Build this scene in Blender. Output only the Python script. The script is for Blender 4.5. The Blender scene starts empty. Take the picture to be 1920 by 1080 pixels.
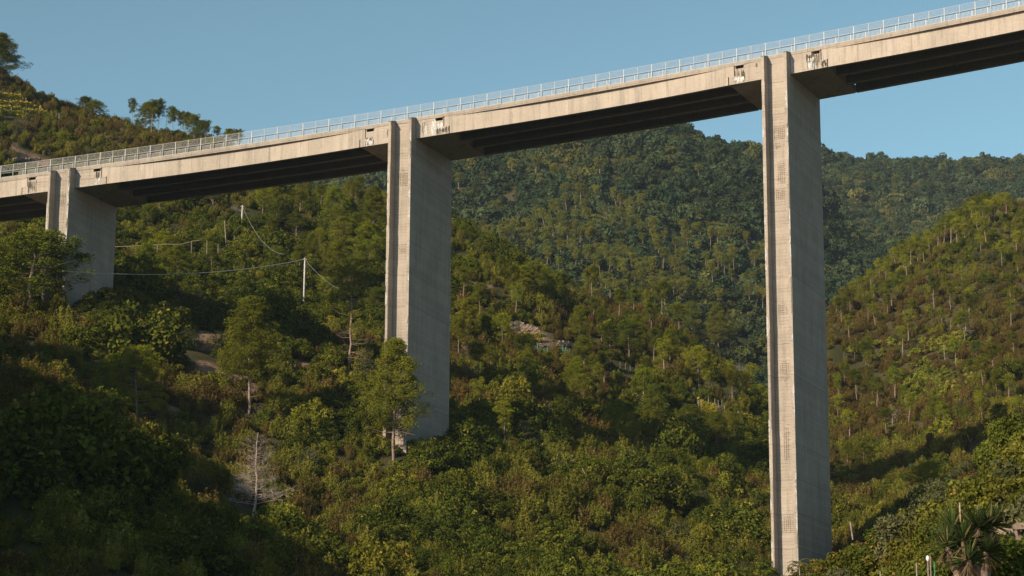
import bpy, math, random
import numpy as np
from math import radians as R, sin, cos, pi, tan, sqrt

# ---------------------------------------------------------------- camera, sky, sun, exposure
sc = bpy.context.scene
COL = sc.collection
FP = 4000.0                      # focal length in photo pixels (1920 wide)
TH, RO = R(12.55), R(0.3)        # pitch up, roll
CT, ST = cos(TH), sin(TH)
cam_d = bpy.data.cameras.new('camera')
cam = bpy.data.objects.new('camera', cam_d)
COL.objects.link(cam)
cam_d.sensor_width = 36.0
cam_d.lens = FP / 1920 * 36
cam_d.clip_start = 1.0
cam_d.clip_end = 20000
import mathutils
cam.rotation_euler = (mathutils.Matrix.Rotation(pi / 2 + TH, 4, 'X') @ mathutils.Matrix.Rotation(RO, 4, 'Z')).to_euler()
sc.camera = cam

SUN_AZ, SUN_EL = R(41), R(25)    # sun behind the camera, 41 deg to its left
SUN = (-sin(SUN_AZ) * cos(SUN_EL), -cos(SUN_AZ) * cos(SUN_EL), sin(SUN_EL))
world = bpy.data.worlds.new("World")
sc.world = world
world.use_nodes = True
wn = world.node_tree
wn.nodes.clear()
sky = wn.nodes.new('ShaderNodeTexSky')
sky.sky_type = 'NISHITA'
sky.sun_disc = False
sky.sun_elevation = SUN_EL
sky.sun_rotation = math.atan2(SUN[0], SUN[1])
sky.altitude = 100
sky.air_density = 1.0
sky.dust_density = 0.6
sky.ozone_density = 2.0
hs = wn.nodes.new('ShaderNodeHueSaturation')
hs.inputs['Hue'].default_value = 0.460
hs.inputs['Saturation'].default_value = 0.84
hs.inputs['Value'].default_value = 0.86
bg = wn.nodes.new('ShaderNodeBackground')
bg.inputs['Strength'].default_value = 0.052
wo = wn.nodes.new('ShaderNodeOutputWorld')
gm = wn.nodes.new('ShaderNodeGamma')
gm.inputs['Gamma'].default_value = 1.5
wn.links.new(sky.outputs[0], gm.inputs['Color'])
wn.links.new(gm.outputs[0], hs.inputs['Color'])
wn.links.new(hs.outputs[0], bg.inputs['Color'])
wn.links.new(bg.outputs[0], wo.inputs['Surface'])

sl = bpy.data.lights.new('sun', 'SUN')
sl.energy = 5.0
sl.angle = R(0.5)
sl.color = (1.0, 0.83, 0.62)
so = bpy.data.objects.new('sun', sl)
COL.objects.link(so)
so.rotation_euler = mathutils.Vector(SUN).to_track_quat('Z', 'Y').to_euler()

vs = sc.view_settings
sc.display_settings.display_device = 'sRGB'
vs.view_transform = 'Standard'
vs.look = 'None'
vs.exposure = 0.34
vs.gamma = 1.0
cy = sc.cycles
cy.max_bounces = 4
cy.diffuse_bounces = 1
cy.glossy_bounces = 1
cy.transmission_bounces = 2
cy.transparent_max_bounces = 8
cy.volume_bounces = 0

RNG = np.random.default_rng(7)
random.seed(7)


def ray(x, y):
    """photo pixel -> (X/Y, Z/Y) of its line of sight"""
    a2 = (x - 960) / FP
    b2 = (540 - y) / FP
    a = a2 * cos(RO) - b2 * sin(RO)
    b = a2 * sin(RO) + b2 * cos(RO)
    den = CT - b * ST
    return a / den, (ST + b * CT) / den


def pix_of(X, Y, Z):
    d = Y * CT + Z * ST
    v = -Y * ST + Z * CT
    a, b = X / d, v / d
    return 960 + FP * (a * cos(RO) + b * sin(RO)), 540 - FP * (-a * sin(RO) + b * cos(RO))


# ---------------------------------------------------------------- helpers
def tag(o, label=None, cat=None, group=None, kind=None):
    if label: o['label'] = label
    if cat: o['category'] = cat
    if group: o['group'] = group
    if kind: o['kind'] = kind
    return o


def empty(name, loc=(0, 0, 0), rz=0.0, parent=None):
    o = bpy.data.objects.new(name, None)
    COL.objects.link(o)
    o.location = loc
    o.rotation_euler = (0, 0, rz)
    o.empty_display_size = 0.5
    if parent: o.parent = parent
    return o


class MB:
    """collects faces for one mesh; optional per-face float 'lv' and material slot"""
    def __init__(self):
        self.v, self.f, self.lv, self.m = [], [], [], []

    def add(self, vs, fs, lv=0.5, m=0):
        n = len(self.v)
        self.v.extend([tuple(map(float, q)) for q in vs])
        for q in fs:
            self.f.append([i + n for i in q])
            self.lv.append(lv)
            self.m.append(m)

    def hexa(self, p):      # 8 points: bottom 4 ccw, top 4 ccw
        self.add(p, [(3, 2, 1, 0), (4, 5, 6, 7), (0, 1, 5, 4), (1, 2, 6, 5), (2, 3, 7, 6), (3, 0, 4, 7)])

    def box(self, x0, x1, y0, y1, z0, z1):
        self.hexa([(x0, y0, z0), (x1, y0, z0), (x1, y1, z0), (x0, y1, z0), (x0, y0, z1), (x1, y0, z1), (x1, y1, z1), (x0, y1, z1)])

    def tube(self, pts, rad, n=6, cap=True):
        pts = [np.array(p, float) for p in pts]
        if not hasattr(rad, '__len__'): rad = [rad] * len(pts)
        rings = []
        for i, p in enumerate(pts):
            d = pts[min(i + 1, len(pts) - 1)] - pts[max(i - 1, 0)]
            d = d / (np.linalg.norm(d) + 1e-9)
            u = np.cross(d, (0, 0, 1.0)) if abs(d[2]) < .9 else np.cross(d, (1.0, 0, 0))
            u = u / np.linalg.norm(u)
            w = np.cross(u, d)
            rings.append([p + rad[i] * (cos(2 * pi * k / n) * u + sin(2 * pi * k / n) * w) for k in range(n)])
        vs_ = [q for r in rings for q in r]
        fs = []
        for i in range(len(pts) - 1):
            for k in range(n):
                k2 = (k + 1) % n
                fs.append((i * n + k, (i + 1) * n + k, (i + 1) * n + k2, i * n + k2))
        if cap:
            fs.append(tuple(range(n)))
            fs.append(tuple((len(pts) - 1) * n + k for k in range(n - 1, -1, -1)))
        self.add(vs_, fs)

    def build(self, name, mat, parent=None, link=True, smooth=False):
        me = bpy.data.meshes.new(name)
        me.from_pydata(self.v, [], self.f)
        mats = mat if isinstance(mat, (list, tuple)) else [mat]
        for m_ in mats: me.materials.append(m_)
        if len(mats) > 1: me.polygons.foreach_set('material_index', self.m)
        if smooth: me.polygons.foreach_set('use_smooth', [True] * len(self.f))
        me.update()
        o = bpy.data.objects.new(name, me)
        if link: COL.objects.link(o)
        if parent: o.parent = parent
        return o


def mesh_np(name, V, F, mat, lv=None, parent=None, link=True, smooth=False):
    """V (n,3), F (m,k) numpy arrays"""
    me = bpy.data.meshes.new(name)
    n, m, k = len(V), len(F), F.shape[1]
    me.vertices.add(n)
    me.vertices.foreach_set('co', np.asarray(V, np.float32).ravel())
    me.loops.add(m * k)
    me.loops.foreach_set('vertex_index', np.asarray(F, np.int32).ravel())
    me.polygons.add(m)
    me.polygons.foreach_set('loop_start', np.arange(0, m * k, k, dtype=np.int32))
    me.polygons.foreach_set('loop_total', np.full(m, k, np.int32))
    if smooth: me.polygons.foreach_set('use_smooth', np.ones(m, bool))
    me.update(calc_edges=True)
    if lv is not None:
        a = me.attributes.new('lv', 'FLOAT', 'FACE')
        a.data.foreach_set('value', np.asarray(lv, np.float32))
    if mat: me.materials.append(mat)
    o = bpy.data.objects.new(name, me)
    if link: COL.objects.link(o)
    if parent: o.parent = parent
    return o


# ---------------------------------------------------------------- noise
def _hash(ix, iy, seed):
    h = (ix.astype(np.int64) * 374761393 + iy.astype(np.int64) * 668265263 + seed * 974634777) & 0x7fffffff
    h = ((h ^ (h >> 13)) * 1274126177) & 0x7fffffff
    return ((h ^ (h >> 16)) & 0xffff) / 65535.0


def vnoise(x, y, seed=0):
    x = np.asarray(x, float); y = np.asarray(y, float)
    ix, iy = np.floor(x), np.floor(y)
    fx, fy = x - ix, y - iy
    fx = fx * fx * (3 - 2 * fx); fy = fy * fy * (3 - 2 * fy)
    a = _hash(ix, iy, seed); b = _hash(ix + 1, iy, seed)
    c = _hash(ix, iy + 1, seed); d = _hash(ix + 1, iy + 1, seed)
    return (a * (1 - fx) + b * fx) * (1 - fy) + (c * (1 - fx) + d * fx) * fy


def fbm(x, y, seed=0, octs=4):
    s, a, t = 0, 1.0, 0
    for i in range(octs):
        s = s + a * (vnoise(x * 2 ** i, y * 2 ** i, seed + i * 17) - .5)
        t += a
        a *= .5
    return s / t * 2


# ---------------------------------------------------------------- materials
def new_mat(name):
    m = bpy.data.materials.new(name)
    m.use_nodes = True
    m.node_tree.nodes.clear()
    return m, m.node_tree.nodes, m.node_tree.links


def math_node(N, L, op, a, b=None, clamp=False):
    n = N.new('ShaderNodeMath')
    n.operation = op
    n.use_clamp = clamp
    for i, q in enumerate((a, b)):
        if q is None: continue
        if isinstance(q, (int, float)): n.inputs[i].default_value = q
        else: L.new(q, n.inputs[i])
    return n.outputs[0]


def mixc(N, L, fac, a, b, blend='MIX'):
    n = N.new('ShaderNodeMix')
    n.data_type = 'RGBA'
    n.blend_type = blend
    for s, q in ((0, fac), (6, a), (7, b)):
        if isinstance(q, (int, float)): n.inputs[s].default_value = q
        elif isinstance(q, tuple): n.inputs[s].default_value = (*q[:3], 1)
        else: L.new(q, n.inputs[s])
    return n.outputs[2]


def noise_node(N, L, scale, detail=4, vec=None, rough=.55, sc3=None, loc=(0, 0, 0)):
    if sc3 is not None or vec is not None:
        mp = N.new('ShaderNodeMapping')
        if vec is None:
            g = N.new('ShaderNodeNewGeometry'); vec = g.outputs['Position']
        L.new(vec, mp.inputs['Vector'])
        mp.inputs['Scale'].default_value = sc3 or (1, 1, 1)
        mp.inputs['Location'].default_value = loc
        v = mp.outputs[0]
    else:
        g = N.new('ShaderNodeNewGeometry'); v = g.outputs['Position']
    n = N.new('ShaderNodeTexNoise')
    n.inputs['Scale'].default_value = scale
    n.inputs['Detail'].default_value = detail
    n.inputs['Roughness'].default_value = rough
    L.new(v, n.inputs['Vector'])
    return n.outputs['Fac']


def ramp(N, L, src, stops):
    r = N.new('ShaderNodeValToRGB')
    e = r.color_ramp.elements
    while len(e) < len(stops): e.new(.5)
    for q, (p, c) in zip(e, stops):
        q.position = p
        q.color = (*c, 1) if isinstance(c, tuple) else (c, c, c, 1)
    L.new(src, r.inputs[0])
    return r.outputs[0]


def foliage_mat(name, ca, cb, cc=None, trans=0.13, zone=0.06, spread=.9):
    """leaf colour: a..b by plant, cc on scattered leaves, lightness by leaf"""
    m, N, L = new_mat(name)
    oi = N.new('ShaderNodeObjectInfo')
    at = N.new('ShaderNodeAttribute'); at.attribute_name = 'lv'
    nz = noise_node(N, L, zone, 3)
    t = math_node(N, L, 'ADD', math_node(N, L, 'MULTIPLY', oi.outputs['Random'], .6), math_node(N, L, 'MULTIPLY', math_node(N, L, 'SUBTRACT', nz, .5), 1.6))
    t = math_node(N, L, 'ADD', t, .2, True)
    c = mixc(N, L, t, ca, cb)
    if cc:
        k = math_node(N, L, 'GREATER_THAN', at.outputs['Fac'], .9)
        c = mixc(N, L, math_node(N, L, 'MULTIPLY', k, .7), c, cc)
    v = math_node(N, L, 'ADD', math_node(N, L, 'MULTIPLY', at.outputs['Fac'], spread), 1 - spread / 2)
    r2 = math_node(N, L, 'FRACT', math_node(N, L, 'MULTIPLY', oi.outputs['Random'], 37.7))
    v = math_node(N, L, 'MULTIPLY', v, math_node(N, L, 'ADD', math_node(N, L, 'MULTIPLY', r2, .5), .75))
    sc_ = N.new('ShaderNodeVectorMath'); sc_.operation = 'SCALE'
    L.new(c, sc_.inputs[0]); L.new(v, sc_.inputs['Scale'])
    d = N.new('ShaderNodeBsdfDiffuse'); L.new(sc_.outputs[0], d.inputs['Color'])
    tr = N.new('ShaderNodeBsdfTranslucent'); L.new(sc_.outputs[0], tr.inputs['Color'])
    mx = N.new('ShaderNodeMixShader'); mx.inputs[0].default_value = trans
    L.new(d.outputs[0], mx.inputs[1]); L.new(tr.outputs[0], mx.inputs[2])
    o = N.new('ShaderNodeOutputMaterial'); L.new(mx.outputs[0], o.inputs[0])
    return m


def simple_mat(name, ca, cb, scale=2.0, rough=.85, sc3=None, bump=0, metal=0):
    m, N, L = new_mat(name)
    nz = noise_node(N, L, scale, 5, sc3=sc3)
    c = mixc(N, L, ramp(N, L, nz, [(.35, 0.0), (.65, 1.0)]), ca, cb)
    p = N.new('ShaderNodeBsdfPrincipled')
    p.inputs['Roughness'].default_value = rough
    p.inputs['Metallic'].default_value = metal
    L.new(c, p.inputs['Base Color'])
    if bump:
        b = N.new('ShaderNodeBump'); b.inputs['Strength'].default_value = bump; b.inputs['Distance'].default_value = .05
        L.new(nz, b.inputs['Height']); L.new(b.outputs[0], p.inputs['Normal'])
    o = N.new('ShaderNodeOutputMaterial'); L.new(p.outputs[0], o.inputs[0])
    return m


def concrete_mat(name, base, board='h', dark=(.13, .115, .10), amount=.5, warm=(.40, .30, .21)):
    """weathered board marked concrete; board 'h' lines in height, 'v' streaks running down"""
    m, N, L = new_mat(name)
    big = noise_node(N, L, .22, 6)
    fine = noise_node(N, L, 3.2, 6, rough=.7)
    streak = noise_node(N, L, 1.0, 6, sc3=(1.7, 1.7, .10), rough=.65)
    streak2 = noise_node(N, L, 1.0, 4, sc3=(5.5, 5.5, .25), rough=.6, loc=(7, 3, 1))
    b = tuple(base)
    c = mixc(N, L, ramp(N, L, big, [(.38, 0.0), (.62, 1.0)]), tuple(q * .88 for q in b), tuple(min(1, q * 1.1) for q in b))
    c = mixc(N, L, math_node(N, L, 'MULTIPLY', ramp(N, L, streak, [(.50, 0.0), (.70, 1.0)]), amount), c, dark)
    c = mixc(N, L, math_node(N, L, 'MULTIPLY', ramp(N, L, streak2, [(.6, 0.0), (.75, 1.0)]), .4), c, warm)
    c = mixc(N, L, math_node(N, L, 'MULTIPLY', ramp(N, L, streak2, [(.25, 1.0), (.38, 0.0)]), .35), c, (.56, .50, .42))
    c = mixc(N, L, .35, c, mixc(N, L, fine, (.15, .14, .12), (.62, .55, .47)))
    g = N.new('ShaderNodeNewGeometry')
    sp = N.new('ShaderNodeSeparateXYZ'); L.new(g.outputs['Position'], sp.inputs[0])
    # formwork boards: each board a slightly different tone, a dark joint between
    wob = math_node(N, L, 'MULTIPLY', noise_node(N, L, .8, 3), .25)
    if board == 'h':
        zz = math_node(N, L, 'MULTIPLY', math_node(N, L, 'ADD', sp.outputs['Z'], wob), 1 / .42)
    else:
        zz = math_node(N, L, 'MULTIPLY', math_node(N, L, 'ADD', sp.outputs['X'], wob), 1 / 1.9)
    fr = math_node(N, L, 'FRACT', zz)
    joint = math_node(N, L, 'LESS_THAN', fr, .14 if board == 'h' else .035)
    wn_ = N.new('ShaderNodeTexWhiteNoise'); wn_.noise_dimensions = '1D'
    L.new(math_node(N, L, 'FLOOR', zz), wn_.inputs['W'])
    tone = math_node(N, L, 'ADD', math_node(N, L, 'MULTIPLY', wn_.outputs['Value'], .12), .94)
    jn = math_node(N, L, 'MULTIPLY', joint, ramp(N, L, noise_node(N, L, .9, 4, loc=(3, 9, 2), sc3=(1, 1, 1)), [(.42, 0.0), (.6, 1.0)]))
    tone = math_node(N, L, 'MULTIPLY', tone, math_node(N, L, 'SUBTRACT', 1.0, math_node(N, L, 'MULTIPLY', jn, .26)))
    # lift lines every 4.2 m
    if board == 'h':
        f2 = math_node(N, L, 'FRACT', math_node(N, L, 'MULTIPLY', math_node(N, L, 'ADD', sp.outputs['Z'], math_node(N, L, 'MULTIPLY', wob, .4)), 1 / 4.3))
        tone = math_node(N, L, 'MULTIPLY', tone, math_node(N, L, 'SUBTRACT', 1.0, math_node(N, L, 'MULTIPLY', math_node(N, L, 'LESS_THAN', f2, .026), .22)))
    sc_ = N.new('ShaderNodeVectorMath'); sc_.operation = 'SCALE'
    L.new(c, sc_.inputs[0]); L.new(tone, sc_.inputs['Scale'])
    p = N.new('ShaderNodeBsdfPrincipled'); p.inputs['Roughness'].default_value = .9
    p.inputs['Specular IOR Level'].default_value = .2
    L.new(sc_.outputs[0], p.inputs['Base Color'])
    bp = N.new('ShaderNodeBump'); bp.inputs['Strength'].default_value = .5; bp.inputs['Distance'].default_value = .06
    L.new(math_node(N, L, 'ADD', fine, math_node(N, L, 'MULTIPLY', tone, 1.5)), bp.inputs['Height'])
    L.new(bp.outputs[0], p.inputs['Normal'])
    o = N.new('ShaderNodeOutputMaterial'); L.new(p.outputs[0], o.inputs[0])
    return m


M_PIER = concrete_mat('pier_concrete', (.36, .302, .248), 'h', amount=.65)
M_GIRD = concrete_mat('girder_concrete', (.43, .358, .29), 'v', amount=.75)
M_HEAD = concrete_mat('head_concrete', (.385, .32, .26), 'h', amount=.6)
M_KERB = concrete_mat('kerb_concrete', (.30, .25, .20), 'v', amount=.8)
M_UNDER = concrete_mat('shade_dark_soffit_concrete', (.20, .17, .14), 'h', amount=.6)  # concrete darkened so the shade under the deck is in its colour
M_ASPH = simple_mat('asphalt', (.045, .045, .047), (.06, .06, .06), 3)
M_REBAR = simple_mat('rusty_bar', (.10, .06, .04), (.16, .10, .07), 6)
M_RAIL = simple_mat('galvanised_paint', (.34, .34, .33), (.42, .42, .40), 2, rough=.5)
M_BLACK = simple_mat('recess_black', (.015, .014, .013), (.03, .028, .025), 4)  # near-black, for the back plate of the drain recesses
M_SPALL = simple_mat('broken_concrete', (.58, .55, .51), (.30, .27, .24), 7, bump=.6)


def patch_mat(name, ca, cb, cut=.5, sc3=(3, 3, .6), soft=.08):
    """ragged stain: the sheet is clear where the noise is low"""
    m, N, L = new_mat(name)
    n1 = noise_node(N, L, 1.0, 6, sc3=sc3, rough=.7)
    n2 = noise_node(N, L, 4.0, 3)
    c = mixc(N, L, n2, ca, cb)
    d = N.new('ShaderNodeBsdfDiffuse'); L.new(c, d.inputs[0])
    t = N.new('ShaderNodeBsdfTransparent')
    mx = N.new('ShaderNodeMixShader')
    L.new(ramp(N, L, n1, [(cut - soft, 0.0), (cut + soft, 1.0)]), mx.inputs[0])
    L.new(t.outputs[0], mx.inputs[1]); L.new(d.outputs[0], mx.inputs[2])
    o = N.new('ShaderNodeOutputMaterial'); L.new(mx.outputs[0], o.inputs[0])
    return m


M_LIME = patch_mat('lime_stain', (.74, .74, .72), (.42, .41, .39), .44, (5, 5, 2.5))
M_GRIME = patch_mat('dark_stain', (.04, .036, .03), (.11, .09, .075), .42, (5, 5, 1.5))
M_FAINT = patch_mat('old_stain', (.10, .085, .07), (.17, .14, .11), .5, (4, 4, .8), .12)


def wire_mat():
    m, N, L = new_mat('wire_mesh')
    g = N.new('ShaderNodeNewGeometry')
    sp = N.new('ShaderNodeSeparateXYZ'); L.new(g.outputs['Position'], sp.inputs[0])
    def wires(a, b, pitch, frac):
        v = math_node(N, L, 'FRACT', math_node(N, L, 'MULTIPLY', math_node(N, L, 'ADD', a, b), 1 / pitch))
        return math_node(N, L, 'LESS_THAN', v, frac)
    k = math_node(N, L, 'MAXIMUM', wires(sp.outputs['X'], sp.outputs['Z'], .075, .10),
                  wires(sp.outputs['X'], math_node(N, L, 'MULTIPLY', sp.outputs['Z'], -1.0), .075, .10))
    d = N.new('ShaderNodeBsdfDiffuse'); d.inputs[0].default_value = (.42, .42, .41, 1)
    t = N.new('ShaderNodeBsdfTransparent')
    mx = N.new('ShaderNodeMixShader')
    L.new(k, mx.inputs[0]); L.new(t.outputs[0], mx.inputs[1]); L.new(d.outputs[0], mx.inputs[2])
    o = N.new('ShaderNodeOutputMaterial'); L.new(mx.outputs[0], o.inputs[0])
    return m


M_WIRE = wire_mat()

# ---------------------------------------------------------------- terrain
# every row: a line across the hillside, given where the photo shows it: (photo x, photo y, distance ahead in m)
ROWS = [
    [(-300, 1500, 30), (2200, 1500, 30)],
    [(-300, 1420, 60), (1400, 1400, 60), (1600, 1260, 62), (1750, 1140, 62), (1920, 1100, 62), (2200, 1050, 62)],
    [(-300, 1380, 90), (1300, 1330, 90), (1500, 1170, 92), (1600, 1118, 94), (1700, 1048, 94), (1800, 988, 94), (1920, 876, 94), (2200, 760, 94)],
    [(-300, 1380, 125), (1300, 1330, 125), (1600, 1200, 128), (1800, 1100, 128), (2200, 950, 128)],
    [(-200, 720, 185), (80, 822, 185), (220, 892, 188), (330, 938, 190), (450, 985, 195), (560, 1036, 200), (700, 1105, 200), (900, 1150, 200), (1300, 1190, 205), (1500, 1160, 205), (1700, 1110, 205), (2200, 1000, 205)],
    [(-200, 765, 199), (80, 867, 199), (220, 937, 202), (330, 976, 203), (450, 1020, 208), (560, 1060, 213), (700, 1110, 213), (900, 1140, 213), (1300, 1165, 218), (1500, 1150, 218), (1700, 1090, 218), (2200, 980, 218)],
    [(-200, 640, 235), (0, 722, 235), (100, 740, 235), (200, 806, 235), (325, 872, 238), (430, 908, 240), (550, 962, 240), (700, 1010, 240), (900, 1055, 240), (1200, 1100, 240), (1500, 1120, 245), (1600, 1070, 250), (1750, 990, 255), (2200, 850, 260)],
    [(-200, 670, 252), (0, 752, 252), (100, 760, 252), (200, 810, 252), (325, 872, 254), (430, 908, 255), (550, 935, 255), (700, 970, 255), (900, 1010, 255), (1200, 1065, 255), (1500, 1105, 255), (1600, 1055, 265), (1750, 975, 270), (2200, 825, 280)],
    [(-200, 518, 292), (0, 578, 292), (160, 590, 293), (300, 668, 291), (450, 730, 289), (600, 783, 287), (790, 829, 284), (1000, 903, 278), (1250, 998, 270), (1500, 1074, 264), (1600, 1018, 290), (1750, 913, 310), (2200, 758, 320)],
    [(-200, 360, 380), (0, 420, 380), (200, 455, 380), (400, 510, 376), (600, 570, 372), (800, 632, 362), (1000, 715, 352), (1200, 800, 347), (1400, 885, 342), (1500, 910, 342), (1600, 840, 380), (1750, 730, 410), (2200, 560, 430)],
    [(-200, 51, 520), (0, 157, 520), (100, 203, 520), (200, 237, 520), (300, 267, 515), (450, 295, 510), (560, 348, 500), (650, 364, 490), (760, 394, 470), (850, 431, 450), (960, 490, 440), (1100, 568, 450), (1250, 630, 450), (1400, 720, 440), (1490, 810, 450), (1560, 600, 540), (1620, 552, 580), (1700, 497, 600), (1780, 450, 620), (1850, 408, 630), (1920, 415, 640), (2200, 330, 650)],
    [(-200, 260, 620), (450, 400, 600), (650, 430, 580), (850, 570, 560), (1100, 660, 560), (1400, 790, 560), (1560, 760, 640), (1700, 690, 720), (1920, 560, 760), (2200, 520, 760)],
    [(-200, 400, 760), (600, 420, 760), (720, 430, 740), (850, 500, 720), (1100, 570, 690), (1250, 620, 690), (1430, 700, 690), (1560, 660, 740), (1700, 600, 820), (1920, 530, 880), (2200, 500, 880)],
    [(-200, 400, 900), (600, 390, 900), (720, 372, 900), (850, 395, 900), (1000, 400, 880), (1150, 410, 880), (1300, 430, 880), (1430, 480, 880), (1560, 540, 900), (1700, 560, 960), (1920, 520, 1000), (2200, 500, 1000)],
    [(-200, 435, 1080), (450, 380, 1080), (640, 367, 1080), (720, 355, 1090), (845, 326, 1130), (950, 302, 1150), (1050, 287, 1160), (1120, 274, 1170), (1180, 265, 1180), (1240, 267, 1180), (1330, 293, 1180), (1430, 328, 1180), (1500, 360, 1150), (1600, 475, 1100), (1750, 555, 1090), (1920, 535, 1090), (2200, 515, 1090)],
    [(-200, 520, 1300), (845, 420, 1300), (1240, 380, 1310), (1430, 400, 1300), (1560, 470, 1240), (1750, 500, 1220), (2200, 480, 1220)],
    [(-200, 552, 1650), (1000, 492, 1650), (1240, 392, 1650), (1330, 362, 1650), (1430, 337, 1650), (1560, 331, 1650), (1620, 336, 1650), (1700, 335, 1650), (1800, 332, 1650), (1920, 333, 1650), (2200, 342, 1650)],
    [(-200, 700, 2600), (2200, 640, 2600)],
]
P_LO, P_HI = -0.30, 0.30
NP, NY = 400, 620
pg = np.linspace(P_LO, P_HI, NP)


def pchip(x, y, xq):
    x = np.asarray(x, float); y = np.asarray(y, float)
    h = np.diff(x); d = np.diff(y) / h
    m = np.zeros(len(x))
    for i in range(1, len(x) - 1):
        if d[i - 1] * d[i] > 0:
            w1, w2 = 2 * h[i] + h[i - 1], h[i] + 2 * h[i - 1]
            m[i] = (w1 + w2) / (w1 / d[i - 1] + w2 / d[i])
    m[0], m[-1] = d[0], d[-1]
    k = np.clip(np.searchsorted(x, xq) - 1, 0, len(x) - 2)
    t = np.clip((xq - x[k]) / h[k], 0, 1)
    return ((1 + 2 * t) * (1 - t) ** 2 * y[k] + t * (1 - t) ** 2 * h[k] * m[k] + t * t * (3 - 2 * t) * y[k + 1] + t * t * (t - 1) * h[k] * m[k + 1])


rowY, rowZ = [], []
for row in ROWS:
    pe = [(*ray(x, y), Y) for x, y, Y in row]
    pe.sort()
    P = np.array([q[0] for q in pe]); E = np.array([q[1] for q in pe]); YY = np.array([q[2] for q in pe], float)
    pq = np.clip(pg, P[0], P[-1])
    e_ = pchip(P, E, pq); y_ = pchip(P, YY, pq)
    rowY.append(y_); rowZ.append(e_ * y_)
rowY = np.array(rowY); rowZ = np.array(rowZ)
yg = np.concatenate([np.linspace(30, 130, 60, endpoint=False), np.linspace(130, 330, 190, endpoint=False), 330 * (2600 / 330) ** np.linspace(0, 1, NY - 250)])
ZG = np.zeros((NP, NY))
for i in range(NP):
    ZG[i] = pchip(rowY[:, i], rowZ[:, i], np.clip(yg, rowY[0, i], rowY[-1, i]))
XX = pg[:, None] * yg[None, :]
YYg = np.broadcast_to(yg[None, :], XX.shape)
amp = np.interp(yg, [30, 80, 150, 260, 400, 700, 1000, 1700, 2600], [.2, .5, 1.2, 1.5, 3.0, 4, 13, 15, 20])
scl = np.interp(yg, [30, 300, 600, 1000, 2600], [16, 26, 40, 90, 110])
n_small = fbm(XX / 26, YYg / 26, 3)
n_big = fbm(XX / 105, YYg / 150, 11)
wbig = np.clip((yg - 550) / 300, 0, 1)[None, :]
ZG += amp[None, :] * (n_small * (1 - wbig) + n_big * wbig) + 1.5 * wbig * n_small
n_b2 = fbm(XX / 9, YYg / 9, 77, 2)
ZG += (1 - wbig) * np.interp(yg, [60, 150, 500], [0, .9, 1.6])[None, :] * n_b2
ZG += -0.8
ZG0 = ZG


def terr_idx(p, Y):
    fi = (p - P_LO) / (P_HI - P_LO) * (NP - 1)
    fi = np.clip(fi, 0, NP - 1.001)
    fj = np.interp(Y, yg, np.arange(NY))
    fj = np.clip(fj, 0, NY - 1.001)
    return fi, fj


def height(X, Y):
    X = np.asarray(X, float); Y = np.asarray(Y, float)
    fi, fj = terr_idx(X / Y, Y)
    i, j = fi.astype(int), fj.astype(int)
    a, b = fi - i, fj - j
    return (ZG[i, j] * (1 - a) + ZG[i + 1, j] * a) * (1 - b) + (ZG[i, j + 1] * (1 - a) + ZG[i + 1, j + 1] * a) * b


def hit(x, y, ymin=100.0, ymax=2500.0):
    """where the line of sight through a photo pixel first meets the ground: X, Y, Z"""
    p, E = ray(x, y)
    Y = np.linspace(ymin, ymax, 6000)
    Z = height(p * Y, Y)
    k = np.where(Z > E * Y)[0]
    if len(k) == 0: return None
    Yh = Y[k[0]]
    return p * Yh, Yh, float(height(p * Yh, Yh))


# an unseen ridge added left of the frame to shade the lower left slopes.
# u runs across the sunlight, t along it; crest height over u shapes the shade.
SHADE_RIDGE_U = [-330, -290, -262, -240, -215, -206, -198, -190, -176, -164, -153, -141, -128, -112, -95, -70]
SHADE_RIDGE_W = [60, 92, 122, 134, 132, 128, 112, 109.5, 106.5, 97.5, 82, 82, 79, 62, 28, 0]


def shade_ridge(X, Y):
    u = X * .755 - Y * .656
    t = X * .656 + Y * .755
    w = np.interp(u, SHADE_RIDGE_U, SHADE_RIDGE_W) - np.interp(u, [-215, -200], [0, 3.5]) - .466 * 20
    return np.maximum(w, 0) * np.exp(-((t - 20) / 42) ** 2)


def build_ground():
    pext = np.concatenate([-(3.0 * np.linspace(1, 0, 130, endpoint=False) ** 1.6) + P_LO, pg, np.linspace(P_HI, 1.6, 30)[1:]])
    yy = np.concatenate([[8, 15, 22], yg])
    Pm, Ym = np.meshgrid(pext, yy, indexing='ij')
    Xm = Pm * Ym
    Yc = np.clip(Ym, 30, 2600)
    Z = height(np.clip(Pm, P_LO, P_HI) * Yc, Yc)
    Z = np.where(Ym < 30, -2.5, Z)
    out = np.clip((np.abs(Pm) - .30) / .3, 0, 1)
    Z = np.where((out > 0) & (Xm < 0), np.maximum(Z * (1 - .9 * np.clip(out * 1.5, 0, 1) * (Ym < 230)), shade_ridge(Xm, Ym) * np.clip(out * 3, 0, 1)), Z)
    V = np.stack([Xm, Ym, Z], -1).reshape(-1, 3)
    n1, n2 = Pm.shape
    I = np.arange(n1 * n2).reshape(n1, n2)
    F = np.stack([I[:-1, :-1], I[1:, :-1], I[1:, 1:], I[:-1, 1:]], -1).reshape(-1, 4)
    return V, F


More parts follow.
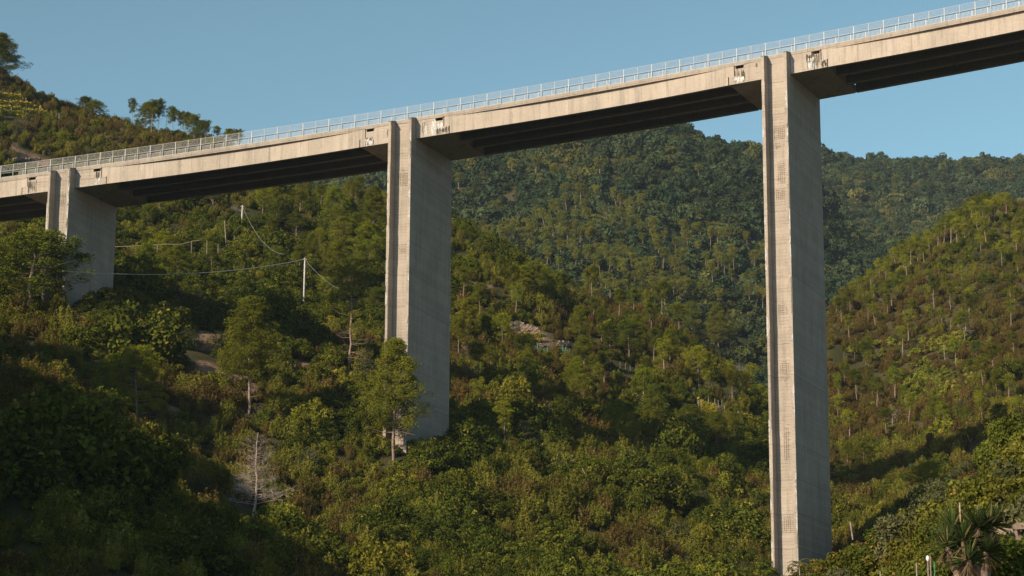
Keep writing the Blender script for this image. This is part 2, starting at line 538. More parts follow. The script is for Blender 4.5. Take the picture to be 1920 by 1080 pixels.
def ground_mat():
    m, N, L = new_mat('hillside_ground')
    a = noise_node(N, L, .07, 5); b = noise_node(N, L, .9, 6); c3 = noise_node(N, L, 3.5, 4)
    soil = mixc(N, L, b, (.055, .045, .022), (.10, .078, .042))
    grass = mixc(N, L, c3, (.03, .035, .010), (.06, .055, .018))
    c = mixc(N, L, ramp(N, L, a, [(.42, 0.0), (.6, 1.0)]), grass, soil)
    c = mixc(N, L, ramp(N, L, b, [(.5, 0.0), (.62, .6)]), c, (.045, .05, .02))
    at = N.new('ShaderNodeAttribute'); at.attribute_name = 'bare'
    rock = mixc(N, L, ramp(N, L, c3, [(.35, 0.0), (.65, 1.0)]), (.13, .08, .05), (.32, .21, .14))
    c = mixc(N, L, at.outputs['Fac'], c, rock)
    p = N.new('ShaderNodeBsdfPrincipled'); p.inputs['Roughness'].default_value = 1.0
    p.inputs['Specular IOR Level'].default_value = .1
    L.new(c, p.inputs['Base Color'])
    bp = N.new('ShaderNodeBump'); bp.inputs['Strength'].default_value = .8; bp.inputs['Distance'].default_value = .3
    L.new(math_node(N, L, 'ADD', b, c3), bp.inputs['Height']); L.new(bp.outputs[0], p.inputs['Normal'])
    o = N.new('ShaderNodeOutputMaterial'); L.new(p.outputs[0], o.inputs[0])
    return m


# bare patches: photo x, y, radius along x (m), radius in depth (m)
BARE_PX = [(378, 640, 3.3, 6), (395, 692, 2.2, 3.5), (150, 592, 2.6, 3), (455, 716, 2.4, 2.5), (560, 684, 2.2, 2),
           (40, 293, 4, 2), (75, 300, 3, 1.5), (995, 628, 3.5, 2.5), (1240, 945, 4.5, 1.6), (1190, 930, 2.8, 1.4), (890, 539, 3.5, 1.2), (445, 718, 3, 2), (340, 783, 1.5, 2), (320, 768, 1.6, 2), (1105, 718, 3, 2)]
BARE = []
for x, y, a, b in BARE_PX:
    h_ = hit(x, y, 130)
    if h_: BARE.append((h_[0], h_[1], a, b))


def bareness(X, Y):
    v = np.zeros_like(np.asarray(X, float))
    for (bx, by, a, b) in BARE:
        r = np.sqrt(((X - bx) / a) ** 2 + ((Y - by) / b) ** 2) + .45 * fbm(X / 2.5, Y / 2.5, 31)
        v = np.maximum(v, np.clip((1.15 - r) * 4, 0, 1))
    return v


gV, gF = build_ground()
ground = mesh_np('hillside_terrain', gV, gF, ground_mat(), smooth=True)
ba = ground.data.attributes.new('bare', 'FLOAT', 'POINT')
ba.data.foreach_set('value', bareness(gV[:, 0], gV[:, 1]).astype(np.float32))
tag(ground, kind='structure')
fl = MB(); fl.add([(-9000, -3000, -12), (9000, -3000, -12), (9000, 12000, -12), (-9000, 12000, -12)], [(0, 1, 2, 3)])
tag(fl.build('valley_ground', simple_mat('valley_soil', (.05, .05, .03), (.09, .08, .05), .05)), kind='structure')
# ---------------------------------------------------------------- viaduct
K_PH = (R(23.5) - R(14.5)) / 105.0
s_tab = np.linspace(-190, 110, 3001)
ph_tab = R(23.5) + K_PH * s_tab
_dx, _dy = np.cos(ph_tab), -np.sin(ph_tab)
_X = np.concatenate([[0], np.cumsum((_dx[1:] + _dx[:-1]) / 2 * .1)])
_Y = np.concatenate([[0], np.cumsum((_dy[1:] + _dy[:-1]) / 2 * .1)])
_p0, _e0 = ray(1456, 107)
PX0, PY0 = 34.07, 263.3
_X += PX0 - _X[1900]
_Y += PY0 - _Y[1900]
ZC, GRADE, SUPER = 89.8, .0611, .05
PIERS_S = [-104.6, -52.6, 0.15, 53.2]


def B(s, d, h):
    """point of the viaduct: s along the near face, d across (away from the camera), h above the kerb top"""
    x = np.interp(s, s_tab, _X); y = np.interp(s, s_tab, _Y); ph = np.interp(s, s_tab, ph_tab)
    return (x + sin(ph) * d, y + cos(ph) * d, ZC + GRADE * s + SUPER * d + h)


def loft(mb, sec, ss, cap=True):
    """sec: function s -> list of (d, h)"""
    n = None
    base = []
    vs_ = []
    for s in ss:
        q = sec(s)
        n = len(q)
        vs_ += [B(s, d, h) for d, h in q]
    fs = []
    for i in range(len(ss) - 1):
        for k in range(n):
            k2 = (k + 1) % n
            fs.append((i * n + k, i * n + k2, (i + 1) * n + k2, (i + 1) * n + k))
    if cap:
        fs.append(tuple(range(n - 1, -1, -1)))
        fs.append(tuple((len(ss) - 1) * n + k for k in range(n)))
    mb.add(vs_, fs)


def rect(d0, d1, h0, h1):
    return lambda s: [(d0, h0), (d0, h1), (d1, h1), (d1, h0)]


def span(a, b, step=1.5):
    return np.linspace(a, b, max(2, int(abs(b - a) / step) + 1))


W = 14.2
via = empty('viaduct', B(PIERS_S[2], 6, -60))
bpy.context.view_layer.update()
INV = via.matrix_world.inverted()
tag(via, 'tall curving concrete road viaduct on slab piers crossing the whole valley', 'viaduct')


def vpart(mb, name, mat, parent=None):
    o = mb.build(name, mat)
    o.parent = parent or via
    return o


via.location = (0, 0, 0)     # parts carry world coordinates; the Empty is moved to the base below
JU, JL = 5.75, 6.55          # half joint: upper and lower cut, from the pier centre

# kerb / deck edge in one run, near side and far side
mb = MB()
S_ALL = span(-150, 86, 1.0)
rr = random.Random(4)
jit = {float(s): rr.uniform(-.012, .012) for s in S_ALL}
loft(mb, lambda s: [(-.06 + jit[float(s)], -.46), (-.06 + jit[float(s)], -.02), (-.02, 0), (.45, 0), (.45, -.46)], S_ALL)
vpart(mb, 'kerb', M_KERB)
mb = MB(); loft(mb, rect(W - .45, W + .06, -.46, 0), S_ALL); vpart(mb, 'kerb', M_KERB)
mb = MB(); loft(mb, rect(.45, W - .45, -.42, -.22), S_ALL); vpart(mb, 'road_deck', M_ASPH)

for ip, ps in enumerate(PIERS_S):
    # ---- pier head (solid, stepped ends)
    hd = MB()
    for a, b in ((-JU, -5.65), (-4.55, 4.55), (5.65, JU)):
        loft(hd, rect(0, .6, -.95, -.463), [ps + a, ps + b])
    loft(hd, rect(0, .6, -1.9, -.95), span(ps - JU, ps + JU))
    loft(hd, rect(.6, W, -1.9, -.463), span(ps - JU, ps + JU))
    loft(hd, rect(0, W, -2.98, -1.9), span(ps - JL, ps + JL))
    head = vpart(hd, 'pier_head', M_HEAD)
    for sgn in (-1, 1):
        ho = MB()
        loft(ho, rect(.45, .598, -.93, -.47), [ps + sgn * 5.1 - .53, ps + sgn * 5.1 + .53])
        vpart(ho, 'drain_recess', M_BLACK, head)
        li = MB(); loft(li, rect(-.13, .05, -.56, -.463), [ps + sgn * 5.1 - .62, ps + sgn * 5.1 + .62]); vpart(li, 'drip_ledge', M_KERB, head)
    # stains: (from, to, top, bottom, material)
    ST_ = {0: [(-5.7, -5.2, -.95, -2.9, M_GRIME), (-5.5, -5.2, -1.9, -2.9, M_LIME), (4.9, 5.5, -.9, -2.9, M_GRIME), (4.85, 5.5, -1.9, -2.95, M_LIME), (-5.7, -4.4, -.9, -2.9, M_FAINT)],
           1: [(-5.75, -4.6, -1.7, -2.9, M_GRIME), (-5.6, -4.7, -1.9, -2.95, M_LIME), (-2.7, -2.2, -.6, -2.2, M_FAINT), (2.7, 3.3, -.55, -2.9, M_LIME), (3.9, 4.6, -.6, -2.95, M_LIME), (4.9, 5.7, -.95, -2.9, M_LIME), (4.7, 6.5, -1.9, -2.95, M_GRIME), (2.6, 3.4, -.6, -2.9, M_FAINT)],
           2: [(-5.7, -4.5, -.95, -2.9, M_FAINT), (-4.75, -4.35, -.9, -2.95, M_GRIME), (-5.7, -4.6, -2.0, -2.95, M_LIME), (3.9, 5.3, -.6, -2.95, M_GRIME), (4.1, 5.2, -1.2, -2.96, M_LIME), (5.7, 6.5, -1.9, -2.95, M_GRIME), (1.75, 2.1, -.2, -2.9, M_LIME), (4.3, 5.7, -.95, -2.9, M_FAINT), (-3, -2.6, -.6, -1.3, M_FAINT)],
           3: []}[ip]
    rs = random.Random(70 + ip)
    for k, (a, b, t, bo, m_) in enumerate(ST_):
        q = MB()
        n_run = max(3, int((b - a) / (.10 if m_ is not M_FAINT else .16)))
        for r_ in range(n_run):
            xc = a + (b - a) * (r_ + rs.random()) / n_run
            w_ = rs.uniform(.03, .12)
            z1 = t - abs(rs.gauss(0, .18)) * (t - bo); z0 = max(bo, z1 - (t - bo) * rs.uniform(.45, 1.0))
            if rs.random() < .5: z0 = bo
            dd = -.006 - .002 * k - .0008 * (r_ % 3)
            L_, R__ = [], []
            for jn in range(7):
                f_ = jn / 6
                ww = w_ * (.25 + .75 * sin(pi * min(1, .15 + f_ * .85))) * rs.uniform(.7, 1.3)
                zz_ = z1 + (z0 - z1) * f_
                L_.append(B(ps + xc - ww, dd, zz_)); R__.append(B(ps + xc + ww, dd, zz_))
            q.add(L_ + R__, [(jn + 1, 7 + jn + 1, 7 + jn, jn) for jn in range(6)])
        vpart(q, 'water_stain', m_, head)
    # ---- pier
    PO = np.array(B(ps, 0, 0)); ph = float(np.interp(ps, s_tab, ph_tab))
    tv = np.array((cos(ph), -sin(ph), 0)); nv = np.array((sin(ph), cos(ph), 0))
    slope = GRADE

    def PL(s, d, z):      # pier-local point with absolute height z
        q = PO + tv * s + nv * d
        return (q[0], q[1], z)
    zt = PO[2]
    zb = min(float(height(*PL(s_, d_, 0)[:2])) if abs(PL(s_, d_, 0)[0] / PL(s_, d_, 0)[1]) < .29 else zt - 60 for s_ in (-1.7, 1.7) for d_ in (-1.5, 13)) - 4
    body = MB()
    HW = 1.68
    zz = np.arange(zb, zt - 3.05, 2.1)
    zz = np.append(zz, zt - 3.0 + .3)
    vs_ = []
    for z in zz: vs_ += [PL(-HW, -.02, z), PL(HW, -.02, z), PL(HW, W + .03, z), PL(-HW, W + .03, z)]
    # top follows the road's crossfall, tucked inside the head
    vs_[-4:] = [PL(-HW, -.02, zt - .52 - slope * HW), PL(HW, -.02, zt - .52), PL(HW, W + .03, zt - 1.0), PL(-HW, W + .03, zt - 1.0 - slope * HW)]
    fs = []
    for i in range(len(zz) - 1):
        for k in range(4):
            fs.append((i * 4 + k, i * 4 + (k + 1) % 4, (i + 1) * 4 + (k + 1) % 4, (i + 1) * 4 + k))
    n_ = len(zz)
    fs += [((n_ - 1) * 4, (n_ - 1) * 4 + 1, (n_ - 1) * 4 + 2, (n_ - 1) * 4 + 3)]
    body.add(vs_, fs)
    pier = vpart(body, 'pier', M_PIER)
    rp = random.Random(50 + ip)
    for sgn in (-1, 1):
        fin = MB(); spall = MB()
        s0, s1 = (sgn * HW - (.40 if sgn > 0 else .02), sgn * HW + (.02 if sgn > 0 else .40))
        zlev = np.arange(zb, zt - .75, .30)
        chip = 0.0
        rings = []
        for z in zlev:
            # chipped front corners: runs of broken edge
            if rp.random() < .06: chip = rp.choice([0, 0, .05, .10, .14])
            c = max(0, chip + rp.uniform(-.03, .03)) if chip else rp.choice([0, 0, .012])
            rings.append((z, c))
        ztop = zt + slope * sgn * HW
        vs_ = []
        for z, c in rings:
            vs_ += [PL(s0, -.02, z), PL(s0, -1.7 + (c if sgn < 0 else .01), z), PL(s0 + (c if sgn < 0 else .01), -1.7, z), PL(s1 - (c if sgn > 0 else c * .6), -1.7, z), PL(s1, -1.7 + (c * 1.2 if sgn > 0 else c), z), PL(s1, -.02, z)]
        vs_ += [PL(s0, -.02, ztop - .05), PL(s0, -1.7, ztop - .50), PL(s0 + .01, -1.7, ztop - .50), PL(s1 - .01, -1.7, ztop - .50), PL(s1, -1.7, ztop - .50), PL(s1, -.02, ztop - .05)]
        m6 = len(rings) + 1
        fs = []
        for i in range(m6 - 1):
            for k in range(6):
                fs.append((i * 6 + k, i * 6 + (k + 1) % 6, (i + 1) * 6 + (k + 1) % 6, (i + 1) * 6 + k))
        fs.append(tuple((m6 - 1) * 6 + k for k in range(6)))
        fin.add(vs_, fs)
        fo = vpart(fin, 'fin', M_PIER, pier)
        # thin coping along the sloped top
        cp = MB()
        cp.hexa([PL(s0 - .05, -1.78, ztop - .505), PL(s1 + .05, -1.78, ztop - .505), PL(s1 + .05, -.06, ztop - .062), PL(s0 - .05, -.06, ztop - .062),
                 PL(s0 - .05, -1.78, ztop - .44), PL(s1 + .05, -1.78, ztop - .44), PL(s1 + .05, -.06, ztop + .0), PL(s0 - .05, -.06, ztop + .0)])
        vpart(cp, 'coping', M_KERB, pier)
        # broken cover concrete on the outer front edge, long ragged lens-shaped scabs
        for k in range(int((zt - zb) / 5)):
            sp = MB()
            z0 = rp.uniform(zb + 3, zt - 3); L_ = rp.uniform(.8, 3.2); w_ = rp.uniform(.12, .30)
            ed = (s1 if sgn > 0 else s0)
            pts_o, pts_i = [], []
            nn = 9
            for j in range(nn):
                t = j / (nn - 1)
                ww = w_ * sin(pi * t) ** .6 * rp.uniform(.6, 1.2) + .015
                zz_ = z0 + t * L_
                pts_o.append(PL(ed - sgn * .004, -1.706, zz_)); pts_i.append(PL(ed - sgn * ww, -1.706, zz_))
            sp.add(pts_o + pts_i, [((j, j + 1, nn + j + 1, nn + j) if sgn < 0 else (j, nn + j, nn + j + 1, j + 1)) for j in range(nn - 1)])
            vpart(sp, 'broken_edge', M_SPALL, pier)
    # exposed reinforcement grids on the recessed panel
    GR = {0: [(-3.4, -5.6), (-14, -16)], 1: [(-7.3, -9.6), (-33, -37.5), (-18, -19)], 2: [(-9.5, -11.6), (-12.0, -12.9), (-14.5, -17.5), (-18, -19.5), (-33, -34.6), (-40.5, -43), (-48.5, -53), (-60, -62)], 3: []}[ip]
    for a, b in GR:
        gb = MB()
        zz_ = a
        left = rp.uniform(-.9, -.2); right = rp.uniform(.35, 1.2)
        while zz_ > b:
            if rp.random() < .85:
                l_, r_ = left + rp.uniform(-.2, .35), right + rp.uniform(-.45, .08)
                q0, q1 = PL(l_, -.036, zt + zz_), PL(r_, -.036, zt + zz_)
                gb.tube([q0, q1], .013, 4)
            zz_ -= .24
        x_ = left
        while x_ < right:
            if rp.random() < .8:
                gb.tube([PL(x_, -.05, zt + a - rp.uniform(0, .5)), PL(x_, -.05, zt + b + rp.uniform(0, .5))], .013, 4)
            x_ += .26
        vpart(gb, 'exposed_rebar', M_REBAR, pier)

# ---- spans between the pier heads
ENDS = [(-150, PIERS_S[0])] + list(zip(PIERS_S[:-1], PIERS_S[1:])) + [(PIERS_S[3], 86)]
for i, (a, b) in enumerate(ENDS):
    sa_u, sa_l = a + JU + .13, a + JL + .14
    sb_u, sb_l = b - JU - .13, b - JL - .14
    if i == 0: sa_u = sa_l = -150
    if i == len(ENDS) - 1: sb_u = sb_l = 86
    ml = sb_u - sa_u

    def inset(s):           # straight girder under a curved deck edge: the overhang grows to mid-span
        t = min(max((s - sa_u) / ml, 0), 1)
        if i == 0: t = .62 + .38 * (s + 150) / 45
        return .52 * max(0.0, (1 - (2 * t - 1) ** 2) - .10)

    g = MB()
    ss = span(sa_u, sb_u, 1.2)
    loft(g, lambda s: [(inset(s), -1.9), (inset(s), -.62), (inset(s) + .55, -.62), (inset(s) + .55, -1.9)], ss)
    ss2 = span(sa_l, sb_l, 1.2)
    loft(g, lambda s: [(inset(s), -2.98), (inset(s), -1.9), (inset(s) + .55, -1.9), (inset(s) + .55, -2.98)], ss2)
    gir = vpart(g, 'edge_girder', M_GIRD)
    # slab edge under the kerb, the thin lip that throws the long shadow
    e_ = MB()
    loft(e_, lambda s: [(.0, -.62), (-.03, -.463), (.7, -.463), (.7, -.62)], ss)
    vpart(e_, 'slab_edge', M_GIRD, gir)
    for k, d0 in enumerate((4.55, 9.1, W - .55)):
        g2 = MB()
        loft(g2, rect(d0, d0 + .55, -2.98, -.66), span(sa_l, sb_l, 3))
        loft(g2, rect(d0 - .14, d0 + .69, -3.0, -2.72) if k < 2 else rect(d0 - .14, d0 + .56, -3.0, -2.72), span(sa_l + .05, sb_l - .05, 3))
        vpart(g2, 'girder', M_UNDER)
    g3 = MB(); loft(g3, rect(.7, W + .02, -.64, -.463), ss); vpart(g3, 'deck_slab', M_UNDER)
    nd = 3
    for k in range(nd + 1):
        sd = sa_l + 1.0 + (sb_l - sa_l - 2.0) * k / nd
        if i == 0 and k > 3: pass
        g4 = MB()
        for (u, v) in ((1.1, 4.39), (5.26, 8.94), (9.81, W - .71)):
            loft(g4, rect(u, v, -2.1, -.66), [sd - .09, sd + .09])
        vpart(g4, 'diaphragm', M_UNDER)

# ---- guard rail: mesh fence in front, balustrade just behind it
rail = MB()
loft(rail, rect(.10, .14, 1.82, 1.85), S_ALL); loft(rail, rect(.10, .14, .93, .97), S_ALL)
ro = vpart(rail, 'fence', M_RAIL)
s = -150.0
k = 0
PITCH = 1.955
while s < 72:
    th = .045 if k % 2 == 0 else .026
    q = MB(); loft(q, rect(.07, .13, 0, 1.86), [s - th, s + th])
    if -112 < s < 40: vpart(q, 'fence_post', M_RAIL, ro)
    else:
        if 'spare' not in globals(): spare = MB()
        loft(spare, rect(.07, .13, 0, 1.86), [s - th, s + th])
    s += PITCH; k += 1
vpart(spare, 'fence_post', M_RAIL, ro)['kind'] = 'stuff'
wm = MB()
for a, b in zip(S_ALL[:-1], S_ALL[1:]):
    wm.add([B(a, .12, .97), B(b, .12, .97), B(b, .12, 1.80), B(a, .12, 1.80)], [(0, 1, 2, 3)])
vpart(wm, 'wire_mesh', M_WIRE, ro)
bal = MB()
loft(bal, rect(.24, .30, .86, .92), S_ALL); loft(bal, rect(.25, .29, .70, .735), S_ALL); loft(bal, rect(.25, .29, .08, .12), S_ALL)
bo_ = vpart(bal, 'balustrade', M_RAIL)
bb = MB(); s = -112.0
while s < 42:
    loft(bb, rect(.262, .278, .12, .70), [s - .021, s + .021], cap=False); s += .163
b2 = vpart(bb, 'baluster', M_RAIL, bo_); b2['kind'] = 'stuff'
bb = MB(); s = -112.0 + .65
while s < 42:
    loft(bb, rect(.23, .31, 0, .9), [s - .035, s + .035]); s += PITCH
b2 = vpart(bb, 'balustrade_post', M_RAIL, bo_)
fr_ = MB(); loft(fr_, rect(W - .25, W - .2, .7, .76), span(-150, 86, 3)); loft(fr_, rect(W - .25, W - .2, .35, .4), span(-150, 86, 3))
for s in np.arange(-149, 85, 4.0): loft(fr_, rect(W - .25, W - .19, 0, .76), [s - .04, s + .04])
vpart(fr_, 'far_railing', M_RAIL)

# the Empty belongs at the base: move it there and keep every part where it is
via.location = B(PIERS_S[2], 6, -66)
for c in list(via.children): c.matrix_parent_inverse = mathutils.Matrix.Translation(via.location).inverted()
# ---------------------------------------------------------------- foliage meshes
def leaves(rng, C, Nrm, size, aspect=1.6, tilt=.6, droop=0.0):
    """one quad leaf (clump of leaves) per centre C (n,3), facing roughly along Nrm"""
    n = len(C)
    Nn = Nrm + rng.normal(0, tilt, (n, 3))
    Nn /= np.linalg.norm(Nn, axis=1)[:, None] + 1e-9
    r = rng.normal(0, 1, (n, 3)); r[:, 2] -= droop
    U = np.cross(Nn, r); U /= np.linalg.norm(U, axis=1)[:, None] + 1e-9
    Vv = np.cross(Nn, U)
    s = size * rng.uniform(.6, 1.35, n)[:, None]
    a, b = U * s * .5, Vv * s * .5 * aspect
    k = rng.uniform(.35, 1.0, n)[:, None]
    V = np.stack([C - b, C + a * k, C + b, C - a], 1).reshape(-1, 3)
    return V, np.arange(n * 4).reshape(n, 4)


def sphere_pts(rng, n, up=0.0):
    d = rng.normal(0, 1, (n, 3))
    d[:, 2] += up
    return d / np.linalg.norm(d, axis=1)[:, None]


def clump_cloud(rng, centres, radii, per, shell=.35, up=.4, flat=1.0):
    Cs, Ns, Ts = [], [], []
    for c, r in zip(centres, radii):
        n = max(6, int(per * rng.uniform(.7, 1.3)))
        d = sphere_pts(rng, n, up)
        rr = r * (1 - shell * rng.random(n) ** 1.5)
        off = d * rr[:, None]; off[:, 2] *= flat
        Cs.append(c + off); Ns.append(d); Ts.append(np.full(n, rng.random()))
    return np.concatenate(Cs), np.concatenate(Ns), np.concatenate(Ts)


def shrub(name, mat, seed, n_cl=16, per=60, leaf=.13, h=1.0, w=1.0, flat=.9, aspect=1.5, tilt=.55, link=False, cl_r=(.26, .42)):
    """rounded bush about 2w wide and 2h tall built of leafy clumps"""
    rng = np.random.default_rng(seed)
    d = sphere_pts(rng, n_cl, .7)
    d[:, 2] = np.abs(d[:, 2])
    rad = rng.uniform(.45, .95, n_cl)[:, None]
    c = d * rad * np.array([w, w, h * 1.25]) + np.array([0, 0, h * .25])
    c[0] = (0, 0, h * .6)
    C, Nn, T = clump_cloud(rng, c, rng.uniform(*cl_r, n_cl) * (w + h) * .62, per, flat=flat)
    V, F = leaves(rng, C, Nn, leaf, aspect, tilt)
    lv = np.clip(T * .45 + rng.random(len(F)) * .6, 0, 1)
    return mesh_np(name, V, F, mat, lv, link=link)


def heath(name, mat, seed, n_sp=60, per=62, h=1.0, w=.9, leaf=.065):
    """tree heath: upright feathery sprays"""
    rng = np.random.default_rng(seed)
    Cs, Ns, Ts = [], [], []
    for i in range(n_sp):
        a = rng.uniform(0, 2 * pi); r = w * sqrt(rng.random())
        top = h * (1.9 - .9 * (r / w) ** 2) * rng.uniform(.75, 1.1)
        base = top * .25
        t = rng.random(per) ** .7
        lean = np.array([cos(a), sin(a), 0]) * r
        z = base + (top - base) * t
        sp_r = .17 * (1.15 - t)
        off = rng.normal(0, 1, (per, 3)) * sp_r[:, None] * [1, 1, .4]
        c = np.stack([lean[0] * (.55 + .5 * t), lean[1] * (.55 + .5 * t), z], 1) + off
        nn = off / (np.linalg.norm(off, axis=1)[:, None] + 1e-6) + np.array([cos(a), sin(a), .7]) * .6
        Cs.append(c); Ns.append(nn); Ts.append(np.full(per, rng.random()))
    C, Nn, T = map(np.concatenate, (Cs, Ns, Ts))
    V, F = leaves(rng, C, Nn, leaf, 1.8, .5)
    return mesh_np(name, V, F, mat, np.clip(T * .4 + rng.random(len(F)) * .62, 0, 1), link=False)


def tri_needles(rng, C, D, L, wdt):
    """spiky tufts: one long triangle per needle bunch from C along D"""
    n = len(C)
    r = rng.normal(0, 1, (n, 3))
    U = np.cross(D, r); U /= np.linalg.norm(U, axis=1)[:, None] + 1e-9
    l = L * rng.uniform(.6, 1.25, n)[:, None]
    V = np.stack([C - U * wdt * .5, C + U * wdt * .5, C + D * l * .75 + U * wdt * .42, C + D * l - U * wdt * .25], 1).reshape(-1, 3)
    return V, np.arange(n * 4).reshape(n, 4)


def pine_parts(seed, h=12.0, bare=.35, width=.26, shape='cone', n_br=46, tufts=5, needles=26, nl=.5, nw=.13, trunk_r=.16, lean=0.0, dead=6, tuft_r=.42):
    """returns (trunk MB, crown V, F, lv). bare = share of the height without living branches"""
    rng = np.random.default_rng(seed)
    tb = MB()
    nseg = 9
    wob = rng.normal(0, .018 * h, (nseg + 1, 2)).cumsum(0) * .35
    la = rng.uniform(0, 2 * pi)
    zs = np.linspace(-.6, h * .97, nseg + 1)
    tp = [np.array([wob[i, 0] + lean * cos(la) * zs[i], wob[i, 1] + lean * sin(la) * zs[i], zs[i]]) for i in range(nseg + 1)]
    tb.tube(tp, list(np.linspace(trunk_r, trunk_r * .22, nseg + 1)), 7)

    def tr(z):
        return np.array([np.interp(z, zs, [q[k] for q in tp]) for k in range(3)])
    Cs, Ds, Ts = [], [], []
    for i in range(n_br):
        u = (i + rng.random()) / n_br
        z = h * (bare + (1 - bare) * u ** (.85 if shape == 'cone' else .6))
        z = min(z, h * .97)
        v = (z / h - bare) / (1 - bare)
        if shape == 'cone': R_ = h * width * (1.05 - v) ** .65 * (.6 + .4 * min(1, v * 5))
        elif shape == 'round': R_ = h * width * max(.12, sin(pi * min(1, .18 + v * .8))) ** .7
        else: R_ = h * width * (.45 + .75 * v if v < .75 else 1.0 * (1.35 - v) ** .5)
        R_ *= rng.uniform(.55, 1.15)
        a = i * 2.4 + rng.normal(0, .5)
        p0 = tr(z - .1 * R_)
        dirv = np.array([cos(a), sin(a), 0])
        rise = rng.uniform(.05, .5) * R_ * (.7 + .6 * v)
        p1 = p0 + dirv * R_ * .55 + [0, 0, rise * .25]
        p2 = p0 + dirv * R_ + [0, 0, rise]
        tb.tube([p0, p1, p2], [trunk_r * .30 * (1.1 - v * .6), trunk_r * .16, trunk_r * .06], 4, cap=False)
        hue = rng.random()
        for j in range(tufts):
            t = .42 + .62 * (j + rng.random()) / tufts
            c = p0 + (p2 - p0) * t + rng.normal(0, .17 * R_ + .10, 3) * [1, 1, .75] + np.array((0, 0, .25 * tuft_r))
            n = max(5, int(needles * rng.uniform(.7, 1.2)))
            d = sphere_pts(rng, n, .5)
            off = d * (tuft_r * rng.uniform(.7, 1.25) * (1 - .4 * rng.random(n) ** 1.5))[:, None] * [1, 1, .74]
            Cs.append(c + off); Ds.append(d); Ts.append(np.full(n, .4 * hue + .6 * rng.random()))
    for i in range(dead):
        z = h * bare * rng.uniform(.35, 1.0)
        a = rng.uniform(0, 2 * pi); L_ = h * width * rng.uniform(.4, 1.0)
        p0 = tr(z); dv = np.array([cos(a), sin(a), rng.uniform(-.15, .25)])
        side = np.array([-sin(a), cos(a), .1]) * rng.normal(0, .3)
        q1 = p0 + dv * L_ * .5 + side * L_ * .3 - np.array((0, 0, .05 * L_)); q2 = p0 + (dv + side) * L_ + np.array((0, 0, rng.normal(0, .12) * L_))
        tb.tube([p0, q1, q2], [trunk_r * .18, trunk_r * .11, trunk_r * .04], 4, cap=False)
        for _k in range(3):
            t = rng.uniform(.3, .9); q = p0 + (q2 - p0) * t
            tb.tube([q, q + (dv + rng.normal(0, .6, 3)) * L_ * .3], [trunk_r * .07, trunk_r * .03], 3, cap=False)
    C, D, T = map(np.concatenate, (Cs, Ds, Ts))
    V, F = leaves(rng, C, D, nw, nl / nw, .75)
    return tb, V, F, np.clip(T * .5 + rng.random(len(F)) * .5, 0, 1)


def bare_parts(seed, h=9.0, width=.35, n_br=40, trunk_r=.16, lean=0.0, twigs=5):
    """dead tree: trunk with forked grey limbs"""
    rng = np.random.default_rng(seed)
    tb = MB(); cr = MB()
    zs = np.linspace(-.5, h, 9)
    la = rng.uniform(0, 6.28)
    wob = rng.normal(0, .012 * h, (9, 2)).cumsum(0)
    tp = [np.array([wob[i, 0] + lean * zs[i] * cos(la), wob[i, 1] + lean * zs[i] * sin(la), zs[i]]) for i in range(9)]
    tb.tube(tp, list(np.linspace(trunk_r, trunk_r * .15, 9)), 7)
    for i in range(n_br):
        u = (i + rng.random()) / n_br
        z = h * (.16 + .82 * u)
        p0 = np.array([np.interp(z, zs, [q[k] for q in tp]) for k in range(3)])
        L_ = h * width * (1.08 - u) ** .6 * rng.uniform(.6, 1.1)
        a = i * 2.4 + rng.normal(0, .4)
        dv = np.array([cos(a), sin(a), rng.uniform(-.12, .45)])
        p1 = p0 + dv * L_ * .5; p2 = p0 + dv * L_ + [0, 0, .12 * L_]
        r0 = trunk_r * .26 * (1.15 - u)
        cr.tube([p0, p1, p2], [r0, r0 * .6, r0 * .25], 4, cap=False)
        for k in range(twigs * 2):
            t = rng.uniform(.25, .95)
            q0 = p0 + (p2 - p0) * t
            q1 = q0 + (dv * .6 + rng.normal(0, .55, 3)) * L_ * .38 * (1.15 - t)
            cr.tube([q0, q1], [r0 * .38, r0 * .16], 3, cap=False)
            for kk in range(3):
                q2 = q1 + rng.normal(0, 1, 3) * L_ * .10
                cr.tube([q0 + (q1 - q0) * rng.uniform(.4, .9), q2], [r0 * .22, r0 * .12], 3, cap=False)
    return tb, cr


# ---------------------------------------------------------------- plant colours (leaf albedo)
F_OAK = foliage_mat('evergreen_oak_leaf', (0.046, 0.064, 0.009), (0.084, 0.093, 0.012), (0.153, 0.114, 0.020), spread=1.25)
F_BUSH = foliage_mat('green_bush_leaf', (0.087, 0.106, 0.013), (0.159, 0.151, 0.018), (0.260, 0.162, 0.034), spread=1.25)
F_YEL = foliage_mat('yellow_green_leaf', (0.128, 0.159, 0.022), (0.211, 0.198, 0.030), (0.306, 0.217, 0.041))
F_HEATH = foliage_mat('olive_heath_spray', (0.104, 0.111, 0.016), (0.146, 0.133, 0.022), (0.203, 0.151, 0.047), spread=1.2)
F_BROWN = foliage_mat('brown_heath_spray', (0.110, 0.072, 0.022), (0.088, 0.072, 0.017), (0.172, 0.117, 0.062), spread=1.2)
F_GREY = foliage_mat('grey_green_leaf', (0.059, 0.070, 0.029), (0.093, 0.093, 0.040), (0.137, 0.112, 0.051))
F_PINE = foliage_mat('pine_needle', (0.065, 0.094, 0.012), (0.134, 0.129, 0.014), (0.188, 0.141, 0.028), spread=.8)
F_PINEY = foliage_mat('yellow_green_pine_needle', (0.128, 0.161, 0.012), (0.205, 0.201, 0.018), (0.257, 0.201, 0.027), spread=.8)  # a yellower, lighter needle green for some of the pines
F_FAR = foliage_mat('far_wood_leaf', (0.030, 0.052, 0.025), (0.061, 0.077, 0.032), None, zone=.02, spread=.8)
